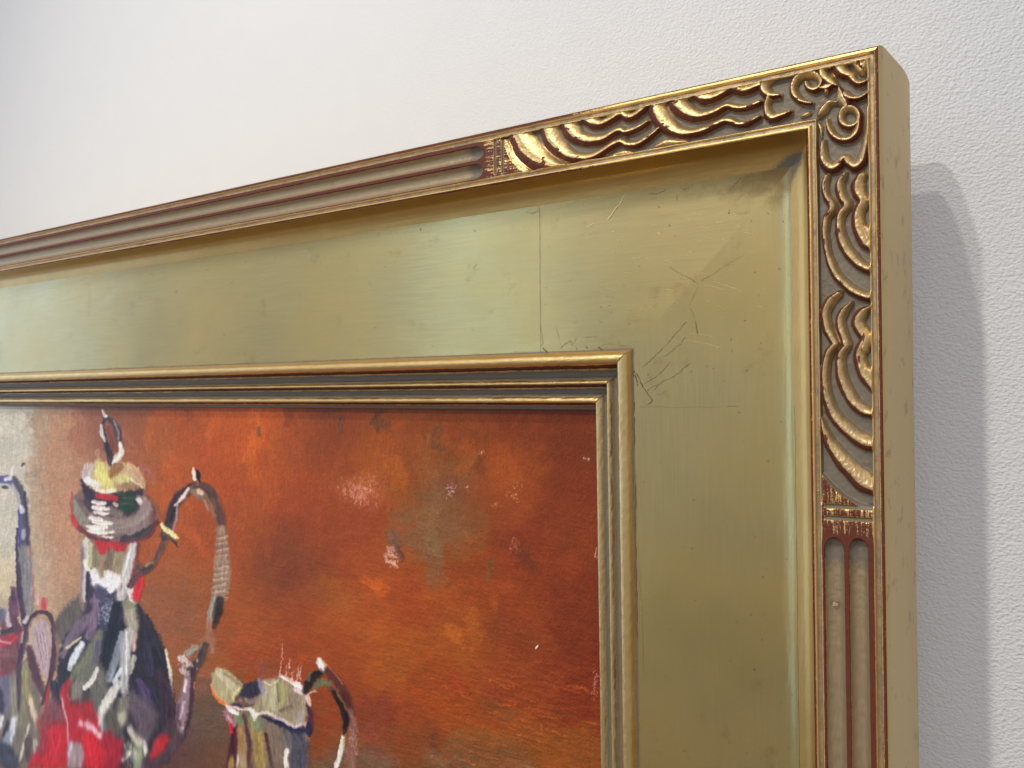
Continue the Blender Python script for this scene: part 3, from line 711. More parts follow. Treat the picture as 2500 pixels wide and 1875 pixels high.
# accents in the ground
S('P4', [(50, 100), (70, 240), (20, 400)], 55, (214, 95, 48), a=.75, soft=.5); S('P4', [(30, 380), (60, 500)], 60, (200, 88, 42), a=.6, soft=.6)
S('P4', [(75, 215), (85, 255)], 26, (110, 75, 55), a=.8, soft=.4)
S('P4', [(260, 100), (270, 170)], 70, (112, 52, 44), a=.55, soft=.5); S('P4', [(480, 110), (560, 140)], 60, (112, 55, 60), a=.6, soft=.6)
S('P4', [(800, 120), (770, 190), (840, 200)], 60, (84, 52, 50), a=.7, soft=.6); S('P4', [(575, 165), (560, 230)], 36, (102, 66, 50), a=.75, soft=.5)
S('P4', [(1150, 200), (1130, 290), (1180, 330)], 50, (110, 66, 46), a=.6, soft=.6)
S('P4', [(860, 400), (900, 470), (930, 520)], [60, 100, 70], (184, 86, 36), a=.8, soft=.6)
S('P4', [(1100, 300), (1090, 400), (1100, 480)], 90, (150, 80, 45), a=.6, soft=.7)
S('P4', [(1130, 540), (1120, 660), (1110, 800)], [80, 110, 70], (134, 96, 58), a=.5, soft=.7)
S('P4', [(1120, 880), (1130, 1000), (1120, 1130)], [80, 130, 120], (128, 102, 66), a=.5, soft=.6)
S('P4', [(1160, 900), (1150, 960)], 50, (140, 112, 76), a=.4, soft=.7)
S('P4', [(330, 970), (280, 1080), (220, 1170)], [70, 110, 60], (118, 52, 46), a=.45, soft=.7); S('P4', [(420, 960), (380, 1120)], 80, (130, 58, 44), a=.4, soft=.7)
S('P4', [(1330, 320), (1320, 440)], 90, (172, 78, 40), a=.55, soft=.7); S('P4', [(1560, 440), (1570, 520)], 140, (178, 74, 38), a=.5, soft=.8)
S('P4', [(1400, 400), (1380, 470)], 60, (112, 48, 40), a=.6, soft=.7); S('P4', [(1230, 520), (1300, 600)], 90, (120, 54, 50), a=.6, soft=.8)
S('P4', [(1640, 960), (1700, 1020)], 110, (92, 46, 36), a=.7, soft=.8); S('P4', [(1470, 1000), (1462, 1120)], 34, (118, 80, 50), a=.6, soft=.7)
S('P4', [(730, 1150), (830, 1190)], 70, (200, 84, 38), a=.7, soft=.8); S('P4', [(450, 1160), (600, 1240)], 130, (140, 80, 50), a=.5, soft=.9)
S('P4', [(650, 640), (800, 670)], 110, (160, 68, 62), a=.7, soft=.8)
S('P4', [(590, 580), (790, 585)], 170, (172, 84, 72), a=.6, soft=.7)
dabs('P4', (550, 500, 830, 670), 200, 14, (208, 130, 112), a=.7, seed=3)
S('P4', [(880, 850), (895, 900)], 60, (112, 86, 70), a=.8, soft=.5); S('P4', [(850, 935), (900, 930)], 26, (185, 145, 120), a=.8); S('P4', [(850, 970), (890, 975)], 40, (190, 140, 120), a=.8, streak=1); S('P4', [(850, 1010), (900, 1030)], 22, (215, 170, 150), a=.8); S('P4', [(905, 930), (930, 990)], 30, (90, 55, 45), a=.8)
dabs('P4', (840, 920, 910, 1040), 26, 12, (222, 180, 160), a=.8, seed=5)
dabs('P4', (1190, 530, 1270, 640), 40, 7, (235, 200, 205), seed=6); dabs('P4', (1320, 545, 1350, 570), 6, 8, (235, 200, 195), seed=7); dabs('P4', (1370, 330, 1450, 390), 22, 6, (210, 130, 100), seed=8)
dabs('P4', (1570, 500, 1660, 720), 44, 7, (232, 160, 130), a=.8, seed=9); dabs('P4', (1570, 850, 1650, 970), 44, 8, (225, 130, 105), a=.7, seed=10); dabs('P4', (1470, 640, 1530, 700), 26, 7, (215, 120, 90), a=.7, seed=11)
dabs('P4', (2025, 370, 2060, 405), 8, 10, (240, 200, 190), seed=12); dabs('P4', (2085, 930, 2112, 990), 8, 9, (240, 200, 190), seed=13); dabs('P4', (1780, 760, 1830, 860), 14, 7, (210, 120, 90), a=.7, seed=14)
S('P5', [(680, 490), (760, 560)], [70, 100], (204, 96, 44), a=.75, soft=.7); S('P5', [(860, 330), (920, 480), (890, 620)], [90, 130, 80], (182, 88, 40), a=.65, soft=.7); S('P5', [(1060, 240), (1080, 300)], 60, (180, 88, 42), a=.6, soft=.6)
S('P5', [(1050, 470), (1250, 520), (1400, 560)], 190, (124, 54, 38), a=.45, soft=.8); S('P5', [(1000, 1130), (1150, 1190)], 170, (112, 64, 48), a=.6, soft=.8); S('P5', [(1000, 1040), (1180, 1080)], 120, (135, 50, 46), a=.6, soft=.8)
S('P5', [(30, 100), (90, 120)], 80, (205, 84, 40), a=.7, soft=.7); S('P5', [(20, 1380), (120, 1420)], 130, (158, 56, 58), a=.6, soft=.8); S('P5', [(560, 1350), (550, 1500)], [50, 80], (95, 50, 44), a=.7, soft=.6)
S('P5', [(720, 900), (800, 960)], 90, (165, 48, 42), a=.6, soft=.8); S('P5', [(500, 1560), (650, 1600)], 90, (125, 92, 60), a=.6, soft=.8); S('P5', [(30, 1580), (180, 1620)], 120, (118, 92, 66), a=.7, soft=.7); S('P5', [(1300, 1640), (1420, 1655)], 40, (140, 110, 70), a=.6, soft=.8)
rr_ = random.Random(88)
for i in range(150):                                   # raised hog-hair marks that catch the light, low right
    x = rr_.uniform(500, 1930); y = rr_.uniform(760, 1640); a_ = rr_.gauss(.30, .14); l = rr_.uniform(60, 220)
    v_ = rr_.uniform(.8, 1.25)
    S('P5', [(x, y), (x+l*math.cos(a_), y+l*math.sin(a_))], rr_.uniform(4, 9), (178*v_, 78*v_, 42*v_), a=rr_.uniform(.3, .7), h=1.1, soft=.5, streak=.8, n=3)
dabs('P5', (1890, 735, 1965, 1130), 46, 10, (232, 170, 150), seed=20); S('P5', [(1428, 634), (1442, 622)], 14, (245, 235, 220), h=1.2); dabs('P5', (840, 990, 870, 1050), 3, 18, (60, 30, 20), seed=21)
S('P5', [(1468, 1280), (1485, 1350)], 9, (175, 110, 60), a=.7); dabs('P5', (0, 1350, 100, 1410), 20, 8, (205, 120, 115), a=.7, seed=22)
# pale wall at the left of the picture
S('P1', [(30, 160), (60, 500), (40, 900)], [240, 250, 220], (196, 186, 166), a=.7, soft=.5); S('P1', [(120, 200), (160, 320)], 150, (205, 195, 175), a=.7, soft=.6); S('P1', [(290, 160), (280, 230)], 50, (150, 130, 100), a=.7, soft=.5)
S('P1', [(350, 150), (330, 500), (340, 900)], 110, (168, 138, 105), a=.6, soft=.7); S('P1', [(470, 300), (430, 500), (420, 620)], [60, 90, 50], (172, 120, 82), a=.5, soft=.7)
S('P1', [(1000, 330), (1080, 430)], 90, (168, 92, 78), a=.6, soft=.8); S('P1', [(600, 480), (640, 560)], 120, (188, 132, 100), a=.6, soft=.8); S('P1', [(1230, 200), (1220, 320), (1200, 450)], [50, 70, 40], (196, 84, 42), a=.5, soft=.7)
S('P1', [(1380, 520), (1400, 660)], 110, (205, 84, 38), a=.55, soft=.8); S('P1', [(1750, 230), (1680, 330)], 60, (205, 90, 42), a=.5, soft=.7); S('P1', [(1540, 170), (1600, 260)], 90, (120, 60, 45), a=.5, soft=.7)
S('P1', [(800, 460), (795, 520)], 34, (195, 150, 115), a=.8, soft=.5); S('P1', [(560, 1000), (600, 1300), (560, 1500)], 120, (196, 140, 105), a=.5, soft=.8)

S('P1', [(20, 140), (60, 600), (30, 1250)], [300, 360, 300], (214, 203, 180), a=.9, soft=.4); S('P1', [(150, 140), (200, 500), (150, 900)], [200, 170, 130], (204, 193, 170), a=.8, soft=.5)
S('P1', [(0, 1350), (60, 1560)], [150, 200], (222, 200, 160), a=.8, soft=.5); S('P1', [(340, 150), (330, 400)], 70, (176, 152, 118), a=.6, soft=.6); S('P1', [(300, 1000), (300, 1300), (360, 1600)], [90, 150, 200], (206, 176, 144), a=.6, soft=.7); S('P1', [(480, 900), (500, 1200), (520, 1550)], [110, 160, 170], (196, 146, 108), a=.55, soft=.7)
S('P1', [(480, 200), (470, 600), (560, 1150)], [200, 260, 260], (192, 138, 100), a=.75, soft=.6); S('P1', [(330, 140), (300, 700), (330, 1300)], [110, 150, 160], (188, 152, 118), a=.6, soft=.7); S('P1', [(620, 180), (640, 420)], 130, (172, 106, 72), a=.6, soft=.7)
# --- the painted teapot at the left edge
cur[0] = 3
F_('P2', [(0, 370), (60, 380), (110, 420), (190, 540), (170, 760), (140, 880), (0, 930)], (122, 62, 62))
S('P2', [(0, 640), (70, 630), (150, 570)], [60, 74, 50], (190, 44, 52)); S('P2', [(0, 730), (120, 740)], 90, (128, 74, 74)); S('P2', [(0, 900), (60, 920)], 50, (150, 50, 55)); S('P2', [(70, 395), (75, 500)], 52, (204, 184, 186))
S('P2', [(20, 400), (0, 470)], 70, (112, 108, 116)); S('P2', [(20, 560), (90, 540), (120, 520)], 36, (52, 50, 48)); S('P2', [(95, 290), (110, 440), (150, 560)], 50, (96, 50, 66)); S('P2', [(0, 630), (90, 650)], 18, (215, 150, 150))
F_('P2', [(0, 920), (130, 880), (220, 760), (260, 900), (330, 1060), (330, 1300), (320, 1500), (250, 1659), (0, 1659)], (124, 110, 98), ang=1.5)
S('P2', [(30, 960), (60, 1060), (50, 1170)], 100, (114, 106, 126)); S('P2', [(220, 820), (200, 980), (250, 1130)], [50, 80, 60], (158, 146, 98)); S('P2', [(120, 940), (110, 1100), (130, 1300)], 50, (140, 132, 110)); S('P2', [(245, 1100), (285, 1250), (300, 1330)], [36, 44, 24], (214, 190, 158))
S('P2', [(180, 1130), (190, 1300)], 70, (134, 126, 96)); S('P2', [(122, 1260), (100, 1350), (86, 1430)], [40, 54, 36], (216, 216, 226)); S('P2', [(70, 1380), (30, 1500)], 60, (150, 155, 165)); S('P2', [(0, 1520), (90, 1600)], 150, (58, 60, 76)); S('P2', [(20, 1240), (0, 1340)], 26, (225, 220, 225)); S('P2', [(60, 1300), (30, 1400)], 24, (45, 38, 50))
S('P2', [(240, 1300), (200, 1450), (160, 1600)], 18, (214, 204, 190)); S('P2', [(290, 1450), (260, 1540)], 34, (190, 176, 170)); S('P2', [(230, 1430), (240, 1600)], 60, (92, 74, 66)); S('P2', [(330, 1520), (250, 1659)], 50, (190, 40, 45)); S('P2', [(0, 1040), (10, 1200)], 44, (48, 40, 60))
S('P1', [(110, 690), (165, 790), (196, 950), (208, 1150), (212, 1300)], [46, 62, 66, 66, 90], (78, 68, 78)); S('P1', [(90, 730), (140, 820), (160, 900)], 32, (176, 170, 170)); S('P1', [(162, 950), (166, 1100), (170, 1260)], 32, (70, 66, 118)); S('P1', [(200, 800), (215, 1000), (225, 1240)], 18, (50, 36, 52)); S('P1', [(175, 920), (185, 960)], 34, (200, 196, 205)); S('P1', [(195, 1110), (190, 1170)], 30, (160, 150, 165))
S('P1', [(205, 1270), (200, 1450), (205, 1660)], [80, 100, 110], (134, 124, 118)); S('P1', [(140, 1100), (138, 1250), (146, 1450), (155, 1660)], [14, 20, 28, 30], (48, 32, 56)); S('P1', [(235, 1250), (250, 1500)], 26, (160, 120, 100)); S('P1', [(20, 700), (70, 705)], 66, (84, 80, 126)); S('P1', [(50, 700), (80, 690)], 34, (205, 200, 215)); S('P1', [(85, 690), (95, 640), (108, 600)], [26, 22, 14], (228, 214, 206)); S('P1', [(20, 760), (60, 760)], 18, (60, 50, 70)); S('P1', [(180, 590), (196, 570)], 14, (70, 60, 60))
S('P2', [(205, 0), (215, 200), (235, 380)], [110, 100, 70], (132, 126, 124)); S('P2', [(150, 0), (158, 200), (188, 420), (215, 560)], [30, 38, 44, 40], (62, 36, 52)); S('P2', [(265, 60), (272, 300)], 20, (176, 130, 120)); S('P2', [(110, 210), (130, 400)], 50, (110, 60, 80)); S('P2', [(100, 240), (110, 300)], 20, (60, 36, 50))
S('P2', [(300, 250), (300, 330)], 30, (214, 164, 150)); S('P2', [(355, 300), (355, 350)], 44, (196, 60, 66))
F_('P2', [(262, 520), (330, 445), (390, 480), (415, 600), (410, 850), (385, 940), (330, 860), (268, 680)], (186, 158, 158), ang=1.25)
for k_ in range(6): S('P2', [(290+k_*14, 520+k_*8), (320+k_*12, 700), (360+k_*6, 860)], 8, (214, 190, 190) if k_ % 2 else (150, 116, 122), a=.7)
S('P2', [(215, 560), (250, 450), (320, 395), (390, 410), (432, 500), (442, 640), (424, 850), (392, 1000), (330, 1160)], [34, 34, 34, 36, 38, 36, 42, 40, 22], (70, 38, 48)); S('P2', [(232, 560), (255, 470), (320, 412)], 9, (160, 120, 120)); S('P2', [(215, 570), (180, 700), (150, 850), (158, 1000), (150, 1200)], [40, 44, 40, 34, 20], (76, 48, 64)); S('P2', [(235, 690), (290, 900), (350, 1060)], [50, 74, 40], (80, 42, 52)); S('P2', [(458, 560), (470, 700), (462, 860)], 28, (140, 108, 100)); S('P2', [(200, 480), (225, 440)], 30, (200, 190, 190)); S('P2', [(190, 560), (175, 640)], 16, (170, 150, 160)); S('P2', [(402, 1000), (370, 1150)], 26, (196, 60, 56))

# --- the painted coffee pot
cur[0] = 1
F_('P2', [(440, 470), (520, 360), (640, 260), (690, 400), (700, 560), (560, 660), (470, 640)], (96, 86, 78), soft=6, rag=9, a=.95)
F_('P2', [(700, 300), (680, 400), (620, 500), (530, 580), (490, 700), (470, 850), (445, 1000), (440, 1110), (520, 1180), (600, 1300), (860, 1420), (960, 1659), (1130, 1659), (1230, 1590), (1330, 1490), (1400, 1350), (1424, 1200), (1410, 1050), (1392, 900), (1345, 730), (1300, 610), (1230, 470), (1150, 370), (1100, 280)], (44, 38, 48), ang=1.3, var=16)
F_('P1', [(672, 1150), (860, 1170), (1112, 1200), (1092, 1400), (1062, 1560), (1066, 1620), (690, 1620), (684, 1400)], (158, 140, 112), ang=1.55)
S('P2', [(800, 180), (790, 300), (770, 420)], [130, 190, 150], (62, 52, 68)); S('P2', [(1000, 220), (1020, 380)], [90, 120], (120, 112, 100)); S('P2', [(900, 200), (920, 360)], 80, (60, 54, 66))
S('P2', [(430, 980), (450, 1080)], 60, (38, 42, 54)); S('P2', [(770, 420), (660, 500), (560, 640), (510, 760)], [70, 90, 70, 30], (118, 98, 112)); S('P2', [(745, 260), (785, 400), (720, 600)], [56, 60, 60], (126, 100, 120)); S('P2', [(690, 60), (690, 300)], 28, (176, 152, 148)); S('P2', [(730, 60), (735, 260)], 42, (52, 42, 56))
S('P2', [(660, 600), (540, 690)], [14, 22], (210, 200, 150)); S('P2', [(870, 230), (858, 380), (845, 520)], [100, 108, 90], (64, 62, 84)); dabs('P2', (800, 230, 930, 530), 170, 13, (168, 166, 182), a=.8, seed=31)
S('P2', [(950, 350), (930, 520), (880, 700), (860, 860)], [80, 120, 120, 60], (26, 27, 37)); S('P2', [(810, 560), (740, 740), (640, 900), (600, 1060)], [50, 120, 130, 90], (120, 120, 94)); S('P2', [(800, 640), (780, 780), (760, 850)], 50, (96, 90, 104))
S('P2', [(560, 1020), (560, 860), (580, 720)], 16, (26, 24, 30)); S('P2', [(665, 660), (610, 750), (565, 850)], [46, 58, 40], (224, 222, 226), h=1.2)
S('P2', [(760, 900), (780, 1080), (880, 1320)], [180, 250, 160], (108, 103, 93)); S('P2', [(700, 1040), (690, 1100)], 60, (74, 62, 58)); S('P2', [(640, 1000), (620, 1080)], 70, (132, 122, 112)); S('P2', [(795, 850), (750, 950), (690, 1015)], [22, 42, 34], (214, 204, 196), h=1.2); S('P2', [(960, 975), (880, 1110), (815, 1230), (800, 1300)], [60, 72, 52, 24], (212, 206, 194), h=1.2); S('P2', [(830, 1290), (822, 1380)], 26, (150, 165, 185))
S('P2', [(1055, 330), (1060, 430), (1080, 520)], [70, 100, 90], (170, 160, 138)); S('P2', [(1030, 340), (1090, 310)], 60, (150, 145, 115)); S('P2', [(1085, 580), (1090, 700)], [50, 30], (198, 160, 144)); S('P2', [(985, 560), (955, 720), (890, 930)], [30, 60, 60], (146, 150, 158)); S('P2', [(1040, 560), (1020, 760), (1010, 1000), (1015, 1180)], [70, 80, 60, 24], (186, 182, 178)); S('P2', [(1028, 560), (1026, 900)], 14, (226, 224, 220)); S('P2', [(1090, 760), (1060, 880)], 36, (180, 176, 160)); S('P2', [(925, 960), (985, 860)], 30, (200, 205, 210))
S('P2', [(1130, 950), (1180, 1060), (1200, 1180)], [40, 90, 60], (78, 62, 96)); S('P2', [(1340, 700), (1380, 880), (1402, 1090)], [14, 26, 10], (218, 210, 184), h=1.); S('P2', [(1310, 900), (1360, 1100), (1370, 1300)], 90, (58, 38, 54)); S('P2', [(1200, 640), (1220, 900)], 60, (52, 46, 64)); S('P2', [(1060, 1100), (1180, 1250), (1160, 1420)], [120, 210, 90], (98, 82, 92)); S('P2', [(1000, 1120), (990, 1300)], 90, (126, 118, 104)); S('P2', [(985, 1240), (980, 1300)], 60, (190, 184, 158)); S('P2', [(900, 1240), (950, 1360)], 90, (92, 86, 76))
S('P2', [(1055, 1360), (1110, 1430), (1160, 1480)], [46, 60, 50], (196, 186, 164), h=1.2); S('P2', [(985, 1600), (1050, 1540)], 44, (232, 224, 200), h=1.4); S('P2', [(1120, 1520), (1130, 1659)], 80, (146, 156, 126), h=1.2); S('P2', [(1030, 1460), (1000, 1560)], 50, (70, 64, 70)); S('P2', [(1180, 1460), (1180, 1540)], 26, (224, 218, 204)); dabs('P2', (960, 1360, 1200, 1659), 46, 22, (214, 206, 180), a=.8, seed=33)
S('P2', [(1400, 1280), (1330, 1470), (1200, 1640)], [60, 110, 110], (72, 52, 62)); S('P2', [(1340, 1420), (1290, 1490), (1240, 1550)], [70, 96, 60], (194, 42, 46))
F_('P2', [(340, 1260), (400, 1190), (500, 1150), (620, 1130), (740, 1130), (790, 1260), (830, 1380), (960, 1400), (990, 1500), (940, 1659), (250, 1659), (262, 1560), (340, 1500), (320, 1340)], (192, 34, 46), ang=.9)
S('P2', [(350, 1300), (420, 1220), (500, 1240)], 110, (140, 66, 66)); S('P2', [(430, 1130), (460, 1240)], 90, (128, 74, 80)); S('P2', [(560, 950), (520, 1060), (560, 1200)], [40, 70, 60], (178, 42, 46)); S('P2', [(640, 1180), (740, 1250)], 100, (164, 34, 42)); S('P2', [(880, 1430), (940, 1520), (900, 1650)], 110, (162, 26, 46)); S('P2', [(460, 1400), (420, 1600)], 130, (208, 36, 50)); S('P2', [(720, 1450), (760, 1620)], 120, (208, 30, 44)); S('P2', [(360, 1400), (340, 1520)], 60, (150, 46, 56))
S('P2', [(650, 1290), (730, 1330), (812, 1402)], [30, 50, 44], (224, 184, 192), h=1.2); F_('P2', [(560, 1470), (610, 1430), (668, 1480), (684, 1560), (660, 1659), (545, 1659)], (166, 140, 142), ang=1.4); S('P2', [(580, 1460), (560, 1560)], 22, (196, 196, 200)); S('P2', [(545, 1240), (552, 1400), (556, 1480)], [8, 14, 10], (224, 160, 164)); S('P2', [(500, 1080), (515, 1170), (540, 1250)], 13, (232, 170, 174)); S('P2', [(545, 1060), (575, 1120)], 10, (226, 120, 100))
S('P1', [(1125, 1220), (1095, 1400), (1055, 1570)], [26, 40, 40], (122, 52, 48)); S('P1', [(668, 1200), (668, 1450), (676, 1660)], [16, 26, 30], (150, 128, 138)); S('P1', [(770, 1200), (770, 1400)], 54, (128, 118, 84)); S('P1', [(900, 1260), (870, 1430)], 60, (122, 104, 78)); S('P1', [(960, 1260), (950, 1420)], 50, (156, 138, 104)); S('P1', [(700, 1190), (705, 1390)], [40, 30], (208, 198, 184)); S('P1', [(740, 1220), (735, 1400)], 22, (196, 184, 140))
F_('P1', [(748, 1150), (860, 1185), (1052, 1200), (1020, 1270), (950, 1290), (900, 1240), (850, 1310), (800, 1300), (778, 1230)], (192, 42, 42)); S('P1', [(1085, 1225), (1040, 1400), (980, 1640)], [56, 74, 80], (200, 190, 186)); S('P1', [(1060, 1260), (1000, 1480)], 14, (226, 220, 216)); S('P1', [(690, 1370), (720, 1440)], 36, (232, 224, 196)); S('P1', [(720, 1460), (716, 1660)], 42, (52, 42, 58)); S('P1', [(690, 1440), (682, 1659)], 24, (190, 176, 176))
S('P1', [(760, 1450), (800, 1540), (880, 1520)], [60, 90, 80], (232, 222, 218), h=1.5); S('P1', [(880, 1470), (940, 1520), (900, 1590)], [70, 90, 60], (228, 216, 210), h=1.5); S('P1', [(800, 1580), (830, 1659)], 60, (80, 74, 96)); S('P1', [(1060, 1590), (1080, 1659)], 60, (226, 218, 212), h=1.2); S('P1', [(825, 1370), (830, 1400)], 14, (220, 120, 100)); S('P1', [(1140, 1490), (1130, 1560), (1105, 1650)], [44, 74, 60], (206, 40, 48), h=1.)
F_('P1', [(595, 830), (650, 780), (760, 790), (1100, 790), (1215, 850), (1278, 930), (1282, 1010), (1232, 1100), (1150, 1175), (1000, 1205), (850, 1185), (720, 1160), (640, 1090), (585, 980)], (122, 96, 88), ang=.1)
S('P1', [(1180, 830), (1260, 930), (1260, 1020)], 60, (128, 72, 58)); S('P1', [(600, 880), (625, 960), (690, 1050)], [50, 74, 70], (142, 138, 116)); S('P1', [(740, 1010), (860, 1062), (1000, 1078), (1130, 1020), (1190, 930), (1160, 860)], [60, 90, 96, 90, 84, 50], (152, 132, 122)); S('P1', [(940, 1130), (1080, 1110), (1190, 1040)], 56, (136, 112, 106)); S('P1', [(990, 1175), (1120, 1150), (1236, 1070)], [36, 54, 26], (52, 50, 46)); S('P1', [(980, 1210), (1190, 1160), (1272, 1040)], 34, (96, 50, 54)); S('P1', [(588, 800), (580, 900), (590, 980)], 16, (178, 70, 62)); S('P1', [(586, 990), (612, 1060), (662, 1112)], [30, 46, 26], (190, 46, 42)); S('P1', [(640, 1090), (740, 1165), (880, 1195)], 30, (112, 48, 48))
F_('P1', [(650, 690), (676, 800), (716, 920), (780, 985), (1000, 1000), (1112, 965), (1150, 860), (1182, 760), (1000, 760), (760, 760)], (54, 38, 44), ang=.2); F_('P1', [(950, 810), (1100, 806), (1112, 950), (1050, 965), (955, 968)], (36, 56, 36), ang=.1); S('P1', [(1000, 850), (1090, 845)], 10, (70, 92, 62)); S('P1', [(975, 900), (1080, 895)], 10, (62, 84, 56)); S('P1', [(790, 832), (860, 838), (945, 856)], [36, 50, 36], (190, 36, 38), h=1.); S('P1', [(1130, 850), (1170, 930), (1130, 960)], 50, (150, 120, 116)); S('P1', [(1120, 860), (1140, 880)], 40, (206, 192, 190)); S('P1', [(900, 950), (970, 985)], 60, (128, 106, 100)); S('P1', [(930, 890), (945, 905)], 30, (206, 180, 172)); S('P1', [(700, 880), (740, 930)], 50, (64, 44, 50))
for (x0_, y0_, x1_, y1_, w_) in [(755, 880, 850, 890, 40), (760, 925, 880, 935, 44), (770, 965, 880, 975, 30), (735, 1010, 830, 1025, 36), (760, 1040, 910, 1055, 38), (715, 1080, 870, 1092, 40), (720, 1115, 925, 1128, 34), (830, 1158, 920, 1168, 16)]:
    S('P1', [(x0_, y0_), ((x0_+x1_)/2, (y0_+y1_)/2+6), (x1_, y1_)], [w_*.7, w_, w_*.6], (228, 212, 202), h=1.5, var=20)
F_('P1', [(662, 695), (700, 605), (800, 560), (1000, 560), (1120, 600), (1186, 700), (1176, 775), (1090, 765), (980, 805), (850, 805), (760, 785), (690, 735)], (200, 166, 122), ang=.5, rag=8); S('P1', [(800, 580), (840, 680), (890, 760)], [70, 120, 70], (222, 208, 124)); S('P1', [(965, 690), (1035, 704)], 56, (212, 200, 128)); S('P1', [(720, 600), (700, 680)], 80, (192, 174, 166)); S('P1', [(710, 705), (800, 750)], 46, (220, 212, 204), h=1.2); S('P1', [(770, 785), (860, 800), (940, 785)], 28, (224, 214, 190), h=1.2); S('P1', [(985, 590), (930, 630), (900, 665)], [46, 76, 40], (148, 102, 52)); S('P1', [(960, 770), (1060, 740), (1160, 740)], [30, 66, 60], (156, 120, 80)); S('P1', [(1050, 600), (1110, 660), (1170, 750)], [60, 70, 30], (206, 166, 128)); S('P1', [(1060, 690), (1160, 770)], 10, (238, 216, 190), h=1.2); S('P1', [(1130, 560), (1200, 640), (1240, 720)], [50, 90, 50], (178, 108, 84), a=.6, soft=.7); S('P1', [(660, 700), (700, 770), (760, 790)], 22, (58, 40, 56))
cur[0] = 1
F_('P1', [(850, 260), (920, 250), (950, 380), (950, 480), (905, 520), (870, 380)], (130, 70, 46)); S('P1', [(845, 190), (905, 225), (950, 290), (968, 380), (992, 440)], [26, 46, 50, 44, 30], (64, 52, 56)); S('P1', [(925, 225), (958, 310), (966, 380)], 11, (158, 148, 154)); S('P1', [(850, 200), (832, 280), (852, 380), (880, 470), (900, 560)], [22, 26, 34, 46, 48], (44, 32, 44)); S('P1', [(866, 300), (882, 380), (905, 450)], 14, (120, 66, 50)); S('P1', [(822, 265), (828, 330), (852, 392)], [20, 30, 18], (216, 212, 204), h=1.3); S('P1', [(978, 410), (985, 480), (950, 530), (922, 562)], [30, 44, 46, 26], (218, 212, 198), h=1.5); S('P1', [(835, 130), (842, 160), (858, 192)], [12, 26, 22], (232, 230, 230), h=1.5); S('P1', [(935, 585), (985, 580)], 36, (150, 108, 60))
# its handle
S('P1', [(1120, 1400), (1190, 1425), (1255, 1360), (1300, 1270), (1340, 1180)], [50, 62, 50, 54, 60], (96, 68, 54)); S('P1', [(1150, 1440), (1220, 1400)], 30, (60, 44, 40)); S('P1', [(1180, 1400), (1240, 1370)], 16, (150, 125, 84)); S('P1', [(1060, 1560), (1110, 1480), (1180, 1450)], 44, (88, 58, 62))
S('P1', [(1340, 1160), (1380, 1010), (1410, 910), (1470, 830), (1550, 765), (1600, 745)], [70, 82, 86, 84, 70, 60], (58, 42, 44)); S('P1', [(1590, 745), (1680, 780), (1750, 890), (1785, 1020), (1798, 1120)], [60, 80, 74, 72, 74], (92, 64, 56)); S('P1', [(1640, 800), (1700, 900), (1740, 1000)], 34, (140, 96, 72)); S('P1', [(1560, 790), (1640, 860)], 44, (128, 108, 84)); S('P1', [(1530, 770), (1480, 850), (1420, 910)], [20, 32, 18], (214, 190, 184), h=1.2); S('P1', [(1440, 910), (1430, 1010), (1405, 1110)], 13, (170, 160, 172)); S('P1', [(1420, 930), (1380, 1040)], 20, (30, 22, 28)); S('P1', [(1610, 790), (1640, 810)], 30, (220, 176, 160), h=1.2); S('P1', [(1660, 870), (1690, 960)], 14, (186, 140, 120))
S('P1', [(1796, 1110), (1802, 1250), (1806, 1400), (1796, 1540), (1775, 1660)], [76, 100, 112, 116, 110], (158, 126, 104))
for k_ in range(22): y_ = 1150+k_*24; S('P1', [(1755, y_+10), (1800, y_), (1850, y_-12+k_)], 7, (206, 180, 156) if k_ % 2 else (118, 88, 72), a=.75, h=.9)
S('P1', [(1570, 600), (1572, 650), (1580, 700)], [10, 24, 22], (232, 214, 200), h=1.4); S('P1', [(1596, 630), (1606, 670), (1608, 712)], [20, 40, 24], (14, 12, 14)); S('P1', [(1600, 710), (1605, 745)], 18, (150, 96, 70)); S('P1', [(1310, 1062), (1350, 1110), (1395, 1140), (1436, 1175)], [26, 44, 44, 28], (234, 222, 156), h=1.5); S('P1', [(1330, 1140), (1400, 1180)], 26, (92, 70, 46)); S('P1', [(1400, 1190), (1440, 1245)], [26, 10], (70, 50, 50))
S('P2', [(1795, 0), (1800, 140), (1765, 270)], [112, 112, 90], (158, 128, 106))
for k_ in range(11): y_ = 6+k_*24; S('P2', [(1745-k_*3, y_+16), (1800-k_*2, y_+6), (1856-k_*3, y_-4)], 7, (212, 188, 164) if k_ % 2 else (122, 92, 76), a=.75, h=.9)
S('P2', [(1735, 280), (1710, 380), (1690, 480)], [40, 40, 34], (156, 150, 134)); S('P2', [(1785, 290), (1765, 400), (1735, 520)], [50, 66, 34], (44, 37, 34)); S('P2', [(1745, 330), (1730, 460)], 14, (90, 80, 66)); S('P2', [(1690, 480), (1700, 600), (1720, 720)], [40, 70, 50], (162, 112, 82), a=.85, streak=1.2); S('P2', [(1720, 560), (1750, 680)], 50, (150, 96, 66), a=.5, soft=.7); S('P2', [(1660, 620), (1600, 700)], 50, (158, 104, 70)); S('P2', [(1670, 660), (1620, 780), (1560, 860), (1560, 980)], [50, 80, 76, 40], (70, 56, 56)); S('P2', [(1590, 680), (1520, 740)], [40, 56], (150, 150, 130), h=1.2); S('P2', [(1470, 770), (1520, 820)], 50, (206, 184, 180), h=1.4); S('P2', [(1480, 880), (1520, 900)], 46, (196, 170, 170), h=1.4); dabs('P2', (1440, 740, 1620, 940), 34, 18, (216, 190, 186), seed=41); dabs('P2', (1470, 800, 1560, 920), 12, 18, (60, 40, 44), seed=42)
